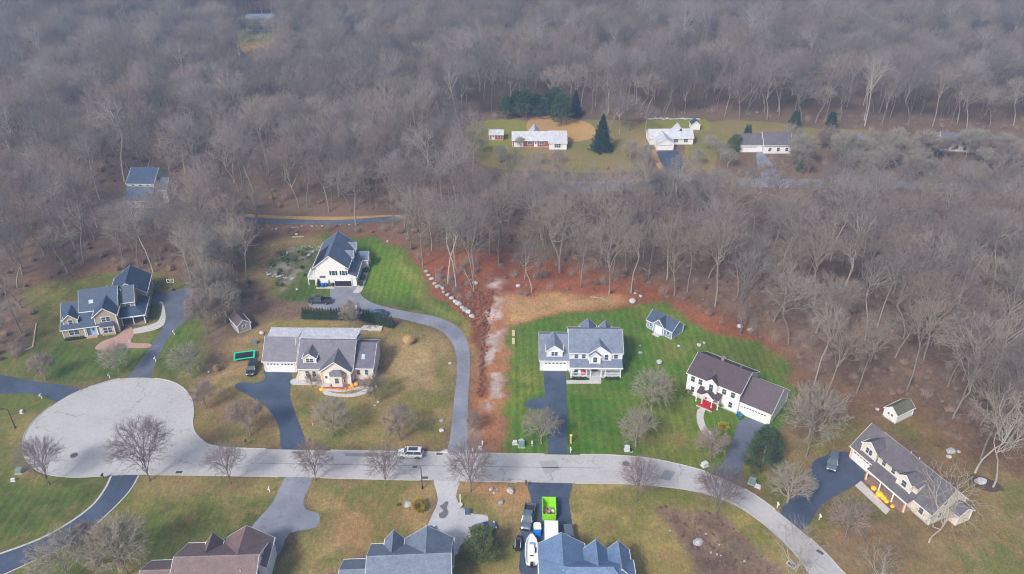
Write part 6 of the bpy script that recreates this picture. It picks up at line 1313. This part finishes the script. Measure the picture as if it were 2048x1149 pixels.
# long fallen sign-like pieces: yellow slide, white log blocks
x, y = G(1141, 886); o = empty('yellow_play_slide', (x, y, 0), .1, 'tall tan wooden cutout standing on the striped lawn', 'yard figure'); MB().hexa([(-.12, -.3, 0), (.2, -.3, 0), (.2, .3, 0), (-.12, .3, 0)], [(-.1, -.2, 1.7), (.1, -.2, 1.7), (.1, .2, 1.7), (-.1, .2, 1.7)]).build('body', M('tan_plastic', S(228, 190, 110), .6), o); MB().lathe([(.05, 0), (.28, .15), (.3, .35), (.1, .5)], 10, (.05, 0, 1.65)).build('head', M('tan_plastic_top', S(228, 190, 110), .6), o); o.name = 'yard_figure'
for py, lb in ((668, 'upper pale stacked lumber block at the lot edge'), (684, 'lower pale stacked lumber block at the lot edge')):
    x, y = G(1027, py); o = empty('lumber_stack', (x, y, 0), 0, lb, 'lumber'); 
    for i in range(3):
        for j in range(2): MB().box(-.34 + i * .23, -.13 + i * .23, -1.0, 1.0, j * .2, j * .2 + .18).build('board', WOODL, o)
# utility boxes
def util(px, py, w, d, h, mat, label, rz=0):
    x, y = G(px, py); o = empty('utility_box', (x, y, 0), rz, label, 'utility box'); MB().box(-w / 2 - .15, w / 2 + .15, -d / 2 - .15, d / 2 + .15, 0, .08).build('pad', CONC, o); MB().box(-w / 2, w / 2, -d / 2, d / 2, .08, h).build('cabinet', mat, o); MB().hexa([(-w / 2 - .03, -d / 2 - .03, h), (w / 2 + .03, -d / 2 - .03, h), (w / 2 + .03, d / 2 + .03, h), (-w / 2 - .03, d / 2 + .03, h)], [(-w / 2 - .03, -d / 2 - .03, h + .06), (w / 2 + .03, -d / 2 - .03, h + .06), (w / 2, d / 2, h + .14), (-w / 2, d / 2, h + .14)]).build('lid', mat, o); return o
UG = M('utility_green', S(120, 150, 140), .6); UW = M('utility_grey', S(206, 208, 212), .6)
util(1043, 893, 1.1, .9, .9, UG, 'green utility box in front of the blue-grey boulder'); util(1030, 888, .8, .6, .6, UW, 'grey utility box left of the green one'); util(1254, 901, .9, .8, .9, UW, 'white utility box beside the pale spreading tree'); util(1262, 903, .4, .4, .5, BLACKPL, 'small black utility post box beside the white box'); util(1409, 932, 1.1, .8, .7, UW, 'pale round cornered utility box near the road bend', .5); util(1504, 967, 1.2, .9, 1.0, UG, 'blue-green utility box by the colonial drive mouth', -.5); util(1515, 975, .9, .5, .4, UW, 'low white utility box beside the blue-green box', -.5); util(40, 945, 1.1, .9, .8, UG, 'pale green utility box left of the turning circle'); util(27, 962, .7, .4, .4, UW, 'low white utility lid left of the turning circle'); util(44, 826, .5, .5, .5, UW, 'small white utility post near the left lamp'); util(960, 898, .6, .5, .4, UW, 'small white utility box at the lot corner')
# drains and manhole
def drain(px, py, label, rz=0):
    x, y = G(px, py); o = empty('storm_drain', (x, y, .016), rz, label, 'storm drain'); MB().box(-.85, .85, -.5, .5, -.1, .01).build('collar', CONC, o); b_ = MB()
    for i in range(9): b_.box(-.55 + i * .125, -.48 + i * .125, -.3, .3, .012, .03)
    MB().box(-.6, .6, -.33, .33, .011, .014).build('pit_shade', DARK, o); b_.build('grate', M('drain_iron', S(110, 112, 122), .7), o)  # thin dark plate under the grate; shade of the hole put into its colour
drain(358, 945, 'storm drain at the road edge by the dark street tree'); drain(850, 956, 'storm drain at the foot of the lit street lamp'); drain(879, 908, 'storm drain left of the long drive mouth'); drain(1640, 1105, 'storm drain on the outer kerb of the road bend', -.9); drain(1583, 1130, 'storm drain on the inner kerb of the road bend', -.9)
for px, py, lb in ((148, 911, 'dark round manhole cover in the turning circle'), (1252, 928, 'round manhole cover in the street by the striped lawn')):
    x, y = G(px, py); o = empty('manhole', (x, y, .013), 0, lb, 'manhole'); MB().lathe([(.75, 0), (.75, .008), (.5, .009)], 20).build('ring', M('manhole_ring', S(120, 116, 124), .7), o); MB().lathe([(.55, 0), (.55, .016), (.3, .018)], 20).build('cover', M('manhole_iron', S(96, 92, 100), .6, .2, 8), o)
# white kerb aprons at the long drive mouth
for px, py, lb in ((887, 903, 'white stone apron left of the long drive mouth'), (938, 900, 'white stone edging right of the long drive mouth')):
    x, y = G(px, py); tag(MB().hexa([(-1.0, -.5, 0), (1.0, -.5, 0), (.9, .3, 0), (.4, .5, 0)], [(-.9, -.4, .18), (.9, -.4, .18), (.8, .25, .18), (.4, .4, .18)]).build('stone_apron', CONC, None, (x, y, 0)), lb, 'stone')
# bins and small things by houses
def bin_(px, py, mat, label, s=1):
    x, y = G(px, py); o = empty('wheelie_bin', (x, y, 0), px % 3, label, 'bin'); o.scale = (s, s, s); MB().hexa([(-.26, -.3, .08), (.26, -.3, .08), (.26, .3, .08), (-.26, .3, .08)], [(-.32, -.38, 1.0), (.32, -.38, 1.0), (.32, .38, 1.0), (-.32, .38, 1.0)]).build('body', mat, o); MB().box(-.34, .34, -.4, .4, 1.0, 1.08).build('lid', mat, o); MB().tube((-.3, .3, .1), (.3, .3, .1), .1).build('wheel', RUBBER, o)
BINB = M('blue_bin', (.02, .12, .36), .5); BING = M('green_bin', (.02, .22, .16), .5)
bin_(1476, 834, BINB, 'blue wheeled bin beside the colonial garage door'); bin_(1481, 838, BING, 'green wheeled bin beside the colonial garage door'); bin_(646, 575, BINB, 'blue wheeled bin left of the open garage'); bin_(652, 574, BINB, 'second blue wheeled bin nearest the open garage'); bin_(667, 573, BLACKPL, 'black bin at the open garage jamb')
# porch things at the white porch house: three covered figures
for i, (x, mt, lb) in enumerate(((7.7, M('navy_cloth', (.03, .05, .12), .8), 'navy draped seat on the white porch'), (8.6, M('white_cloth', (.8, .8, .8), .8), 'white draped seat on the white porch'), (9.4, M('red_cloth', (.62, .02, .03), .8), 'red draped seat on the white porch'))):
    o = empty('draped_chair', (6.2 + x - .02, 143.8 - 1.75, .45), 0, lb, 'chair'); MB().lathe([(.42, 0), (.44, .45), (.36, .6), (.3, 1.0), (.1, 1.15)], 12).build('cover', mt, o, smooth=True); MB().lathe([(.3, .0), (.3, .03)], 8, (0, -.3, 0)).build('hem', mt, o)
# pumpkins, inflatables and string lights
PUM = M('pumpkin_skin', S(236, 116, 30), .5, .1); GLOWO = glow('orange_glow', (1, .2, .01, 1), .6); GLOWY = glow('amber_glow', (1, .36, .01, 1), .35)
pk_me = MB().lathe([(.08, 0), (.36, .08), (.46, .3), (.38, .52), (.1, .6)], 16, rib=.1).mesh('pumpkin', PUM, True); st_me = MB().tube((0, 0, .58), (.05, 0, .74), .05, .03, 6).mesh('stem', WOOD)
def pumpkin(x, y, z, s, label, group, mat=None):
    me = pk_me
    if mat is not None:
        if mat.name not in _sc: m2 = pk_me.copy(); m2.materials.clear(); m2.materials.append(mat); _sc[mat.name] = m2
        me = _sc[mat.name]
    o = empty('pumpkin', (x, y, z), x, label, 'pumpkin', group); o.scale = (s, s, s); link('rind', me, None, o); link('stem', st_me, None, o)
def hp(H, lx, ly):
    m = H.o.matrix_basis; a = H.o.rotation_euler.z; return H.o.location.x + lx * math.cos(a) - ly * math.sin(a), H.o.location.y + lx * math.sin(a) + ly * math.cos(a)
for i in range(12):
    lx = 14.4 + i * .52; ly = -6.0 - (.3 * i / 8 if i < 8 else .3 - (i - 8) * .18); pumpkin(*hp(BEIGE, lx, ly), .3, .55 + .2 * (i % 3 == 0), 'orange pumpkin in the row along the bay planter', 'pumpkins along the planter')
for i, (lx, ly, s) in enumerate(((20.3, -5.3, .75), (20.9, -4.6, .95), (20.0, -4.7, .7), (19.8, -5.6, .6))): pumpkin(*hp(BEIGE, lx, ly), .3, s, 'glowing orange inflatable pumpkin at the right end of the planter', 'inflatable pumpkins', GLOWO)
pumpkin(*hp(BEIGE, 13.8, -6.2), 0, 1.0, 'glowing yellow pumpkin at the left end of the planter', None, GLOWY)
bulb = MB().lathe([(.02, 0), (.07, .05), (.06, .12), (.02, .16)], 6).mesh('bulb', GLOWO)
def lights(H, pts, label):
    o = empty('string_lights', (*hp(H, pts[0][0], pts[0][1]), pts[0][2]), H.o.rotation_euler.z, label, 'string lights'); p0 = Vector(pts[0]); w_ = MB()
    for p, q in zip(pts[:-1], pts[1:]):
        p = Vector(p) - p0; q = Vector(q) - p0; w_.tube(p, q, .015, n=4); n = max(2, int((q - p).length / .22))
        for i in range(n):
            b_ = link('bulb', bulb, None, o); b_.location = p + (q - p) * (i + .5) / n + Vector((0, -.05, rt.uniform(-.2, .05))); b_.scale = (1.5, 1.5, 1.5)
    w_.build('cable', BLACKPL, o)
lights(LIT, [(.4, -.2, 2.6), (2.9, -.2, 2.45), (5.4, -.2, 2.6)], 'orange string lights over the cream house garage door'); lights(LIT, [(5.9, -2.0, 2.3), (5.9, -2.0, .4)], 'orange lights wound on the first porch post of the cream house'); lights(LIT, [(14.7, -2.0, 2.3), (14.7, -2.0, .4)], 'orange lights wound on the last porch post of the cream house'); lights(LIT, [(.3, -.2, 2.5), (.3, -.2, .4)], 'orange lights down the garage corner of the cream house')
lights(BEIGE, [(7.3, .1, 3.0), (7.3, .1, .6), (8.0, .2, 2.8), (8.0, .2, .6)], 'orange lights beside the beige house garage'); lights(BEIGE, [(13.75, -4.3, 3.0), (13.75, -4.3, .6)], 'amber lights on the left of the octagonal bay')
for i, (lx, s) in enumerate(((8.4, 1.1), (9.9, 1.5), (10.8, 1.2), (11.6, .9), (12.9, .8))): pumpkin(*hp(LIT, lx, -2.4 - .1 * (i % 2)), 0 if i else .2, s, 'glowing amber inflatable pumpkin in front of the lit porch', 'porch inflatables', GLOWY)
x, y = G(626, 852); o = empty('lawn_flamingo', (x, y, 0), 0, 'small orange and white yard ornament on the beige house lawn', 'ornament'); MB().tube((0, 0, 0), (0, 0, .9), .05).build('stake', WHITE, o); MB().lathe([(.05, 0), (.22, .2), (.2, .5), (.05, .7)], 10, (0, 0, .8)).build('body', PUM, o, smooth=True); o.name = 'yard_ornament'
# sandbox patio behind the hedge
x, y = G(742, 657); o = empty('patio_bed', (x, y, 0), 0, 'pale gravel patio bed with dark stones below the hedge', 'patio'); MB().prism([(-2.6, -.7), (2.5, -1.1), (2.8, 1.0), (-2.0, 1.1)], 0, .12).build('gravel', M('white_gravel', S(214, 208, 206), .9, .2, 6), o); MB().box(2.55, 2.7, -1.1, 1.0, .12, .3).box(-.5, 2.6, -1.25, -1.12, .0, .28).build('edging', WOODL, o)
for i in range(9): q = link('stone', ROCKS[i % 7], None, o, (rt.uniform(-2, 2), rt.uniform(-.6, .7), .2)); q.scale = (.6, .5, .4)
# mulch ring and flower bed edges
x, y = G(1968, 968); tag(MB().prism([(2.6 * math.cos(a) * (1.3 if a < 3 else 1), 1.9 * math.sin(a)) for a in np.linspace(0, 6.1, 18)], 0, .1).build('mulch_ring', M('dark_mulch', S(92, 74, 64), .95, .25, 3), None, (x, y, 0), -.6), 'dark mulch ring under the two tall pale trees', 'mulch bed')
x, y = G(920, 1013); o = empty('bird_bath_stand', (x, y, 0), 0, 'white post with a scrollwork planter beside the pale drive', 'planter'); MB().box(-.08, .08, .9, 1.06, 0, 1.9).build('post', WHITE, o); MB().lathe([(.25, 0), (.55, .35), (.5, .45), (.3, .4)], 12).build('basin', CONC, o); MB().tube((0, 0, 0), (0, -.8, .4), .08).build('spout', CONC, o); o.name = 'post_planter'
x, y = G(935, 1026); util(935, 1027, .8, .9, .7, M('slate_box', S(84, 98, 120), .6), 'slate coloured storage box at the pale drive edge')
# timber edging at the far left bed
x, y = G(70, 680); o = empty('timber_edging', (x, y, 0), 0, 'bent pale timber edging of the bed left of the tan house', 'edging'); q0 = Vector((*G(73, 648), 0)) - Vector((x, y, 0)); q1 = Vector((*G(66, 695), 0)) - Vector((x, y, 0)); q2 = Vector((*G(50, 702), 0)) - Vector((x, y, 0)); MB().tube(q0 + Vector((0, 0, .12)), q1 + Vector((0, 0, .12)), .16, n=6).build('timber', WOODL, o); MB().tube(q1 + Vector((0, 0, .12)), q2 + Vector((0, 0, .12)), .16, n=6).build('timber', WOODL, o)
x, y = G(596, 476); tag(MB().tube((-1.6, 0, .2), (1.6, .3, .2), .2, .15, 7).build('log', BARK_P, None, (x, y, 0)), 'pale log lying behind the white garage house', 'log')
x, y = G(543, 492); 
bed = []
while len(bed) < 130:
    px = rt.uniform(1320, 1560); py = rt.uniform(1015, 1149)
    if inside([(1315, 1012), (1370, 1014), (1440, 1032), (1500, 1082), (1550, 1149), (1405, 1149), (1395, 1130), (1357, 1062)], np.array([px]), np.array([py]))[0]: bed.append((*G(px, py), 0, rt.uniform(0, 6.28), rt.uniform(.12, .38), 0))
scatter('bed_plants', bed, [[b1]], 'dry dead plants scattered in the mulch bed')
for i in range(7):
    px = rt.uniform(1340, 1530); rock(px, 1035 + (px - 1335) * .5 + rt.uniform(-5, 30), .35 + .3 * rt.random(), 'small stone lying in the mulch bed', 'small stones in the mulch bed')
# ================================================================ HAZE
hz = MB().box(-700, 700, -60, 900, -1.0, HCAM + 12).build('haze', None); hm = bpy.data.materials.new('haze_air'); hm.use_nodes = True; hn = hm.node_tree; hn.nodes.clear(); ho = hn.nodes.new('ShaderNodeOutputMaterial'); pv = hn.nodes.new('ShaderNodeVolumePrincipled'); pv.inputs['Color'].default_value = (.29, .48, .78, 1); pv.inputs['Density'].default_value = HAZE_D; pv.inputs['Anisotropy'].default_value = 0.1; hn.links.new(pv.outputs[0], ho.inputs['Volume']); hz.data.materials.append(hm); tag(hz, 'thin pale blue haze over the whole place', kind='stuff')
